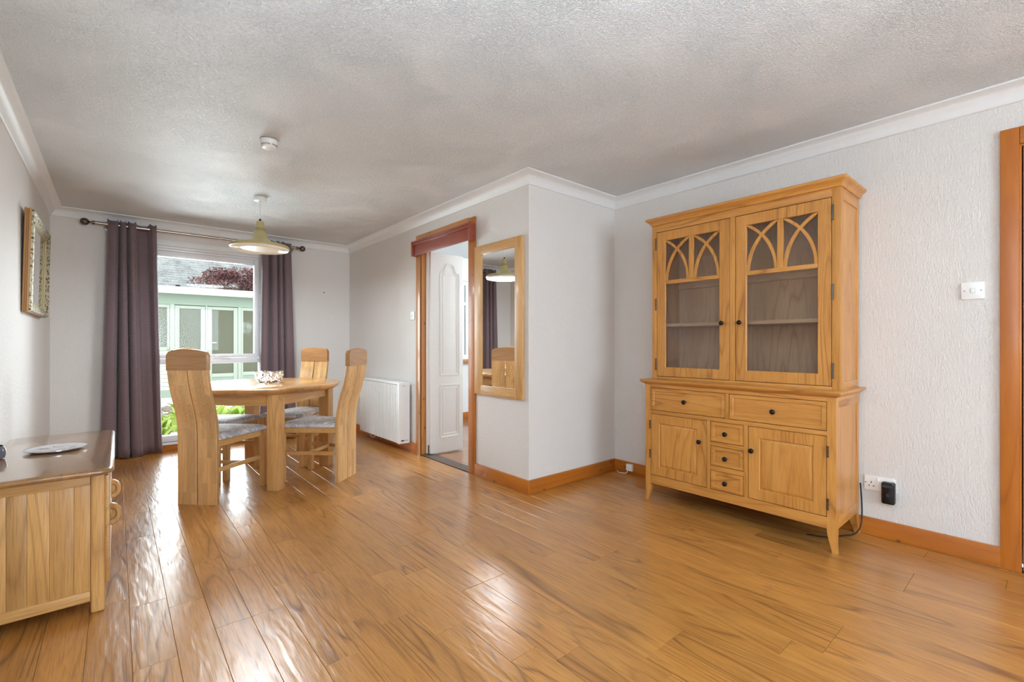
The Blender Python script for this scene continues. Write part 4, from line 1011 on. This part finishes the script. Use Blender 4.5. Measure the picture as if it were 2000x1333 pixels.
sdoor(1.059, 1.672, 0.03, 2.045, 'door', 0.38); sdoor(1.715, 2.372, 0.03, 2.045, 'door', 0.38, 0.095, 1.762)
sdoor(0.12, 0.962, 0.98, 2.055, 'window', 1.05, 0.05); sdoor(2.443, 3.147, 0.03, 2.055, 'window', 0.40, 0.05); sdoor(-0.77, 0.115, 0.98, 2.055, 'window', 1.05, 0.05); sdoor(3.253, 4.175, 0.03, 2.055, 'window', 0.40, 0.05)
nb = 10
for k in range(nb):
    z = 0.02 + k*(0.96/nb)
    bm = B(); prism(bm, [(0.03, 0), (0.0, 0.004), (0.02, 0.96/nb-0.003), (0.03, 0.96/nb-0.003)], lambda p: (SX0+0.12, SY+0.02+p[0], z+p[1]), lambda p: (0.965, SY+0.02+p[0], z+p[1]))
    fin('cladding_board', bm, CREAMF, sh_)
# neighbouring house roof
hs = thing('neighbour_house', 'neighbouring house with grey tiled roof rising behind the summerhouse', 'house', (2, 23, GZ))
bx('house_wall', BRICK, hs, -6, 10, 20.6, 25.2, GZ, 3.1)
bm = B(); n = 15
for k in range(n):
    y0 = 20.1 + k*0.118; z0 = 3.02 + k*0.1
    prism(bm, [(0, 0), (0, 0.022), (0.15, 0.135), (0.15, 0.113)], lambda p: (-6.4, y0+p[0], z0+p[1]), lambda p: (10.4, y0+p[0], z0+p[1]))
fin('roof_front', bm, ROOFT, hs, smooth=False)
bm = B(); prism(bm, [(21.9, 4.54), (25.5, 3.0), (25.5, 2.9), (21.9, 4.44)], lambda p: (-6.4, p[0], p[1]), lambda p: (10.4, p[0], p[1])); fin('roof_back', bm, ROOFT, hs, smooth=False)
for xg in (0.95, 1.6):
    bx('roof_vent', DARK, hs, xg, xg+0.13, 20.22, 20.36, 3.16, 3.22)
# red acer
ac = thing('red_acer_tree', 'dark red japanese maple tree above the summerhouse roof', 'tree', (2.95, 17.0, GZ))
rng = random.Random(3)
bm = B()
tube(bm, [(2.95, 17.0, GZ), (2.98, 17.02, 0.9), (2.9, 17.0, 1.7), (2.95, 17.05, 2.5)], [0.09, 0.075, 0.06, 0.03], 8)
for k in range(9):
    q = k*0.7; tube(bm, [(2.92, 17.0, 1.5+0.06*k), (2.92+0.5*math.cos(q), 17+0.45*math.sin(q), 2.3+0.04*k), (2.92+1.0*math.cos(q), 17+0.8*math.sin(q), 2.7+0.05*k)], [0.035, 0.022, 0.008], 6)
fin('trunk', bm, BARK, ac)
bm = B(); lobes = [(rng.uniform(-1.15, 1.4), rng.uniform(-0.8, 0.9)) for _ in range(46)]
lob = []
for a, b in lobes:
    rr = math.hypot(a/1.5, b/1.0); lob.append((2.95+a, 17.0+b, 2.5 + 1.15*math.sqrt(max(0.02, 1-min(1, rr*rr))) * rng.uniform(0.55, 1.0), rng.uniform(0.28, 0.5)))
for k in range(17000):
    cx, cy, cz, rr = lob[k % len(lob)]
    d = Vector((rng.gauss(0, 1), rng.gauss(0, 1), rng.gauss(0, 1))).normalized() * rr * rng.uniform(0.6, 1.0)
    c = Vector((cx+d.x, cy+d.y*0.8, cz+d.z*0.42))
    t1 = Vector((rng.gauss(0, 1), rng.gauss(0, 1), rng.gauss(-0.3, 0.5))).normalized(); t2 = t1.cross(Vector((rng.gauss(0, 1), rng.gauss(0, 1), 1))).normalized()
    L = rng.uniform(0.022, 0.05)
    bm.faces.new([bm.verts.new(c + t1*L*a + t2*L*0.38*b) for a, b in ((-1, 0), (0, -1), (1, 0), (0, 1))])
o = fin('foliage', bm, ACER, ac, smooth=False); o['kind'] = 'stuff'
# hosta plants under the window
def leafmesh():
    bm = B(); rows = []
    for i in range(7):
        s = i/6; w = 0.045*math.sin(math.pi*min(1, 0.06+s*0.94))**0.75 if s < 1 else 0.0005
        z = 0.16*s - 0.13*s*s*s; y = 0.25*s
        rows.append([(-w, y, z+0.012*(w/0.045)), (-w*0.5, y, z+0.003), (0, y, z-0.004), (w*0.5, y, z+0.003), (w, y, z+0.012*(w/0.045))])
    loft(bm, rows, cap=False, closed=False); return meshify('leaf', bm, HOSTA)
LM = leafmesh()
rng = random.Random(11)
def hosta(x, y, sc, n, label):
    t = thing('leafy_plant', label, 'plant', (x, y, GZ), 0, 'green plants outside the window')
    for k in range(n):
        o = bpy.data.objects.new('leaf', LM); C.objects.link(o); o.parent = t
        s = sc*rng.uniform(0.75, 1.25); o.scale = (s, s, s)
        q = k*2.4 + rng.uniform(-.3, .3); rr = rng.uniform(0.01, 0.05)
        o.location = (rr*math.cos(q), rr*math.sin(q), rng.uniform(0.02, 0.14)*sc)
        o.rotation_euler = (R(rng.uniform(15, 70)), 0, q)
    return t
hosta(0.40, 6.95, 1.35, 20, 'bright green leafy plant just outside window, between left curtain and nearest chair')
hosta(0.62, 7.35, 1.3, 20, 'bright green leafy plant outside window hidden partly behind the nearest chair back')
hosta(1.02, 7.05, 1.35, 18, 'yellow green leafy plant outside window seen below table edge')
hosta(1.30, 7.5, 1.15, 16, 'low green leafy plant outside window beside the table leg')
bm = B(); rng = random.Random(5)
for k in range(420):
    x = rng.uniform(-0.6, 3.4); y = rng.uniform(8.3, 11.6); r = rng.uniform(0.03, 0.10)
    m = Matrix.Translation((x, y, GZ + r*0.25)) @ Matrix.Rotation(rng.uniform(0, 6), 4, 'Z') @ Matrix.Diagonal((1.3, 1, 0.65, 1))
    bmesh.ops.create_icosphere(bm, subdivisions=1, radius=r, matrix=m)
o = tag(fin('rockery_stones', bm, STONE, smooth=False), 'loose brown rockery stones in the garden bed', 'stones'); o['kind'] = 'stuff'
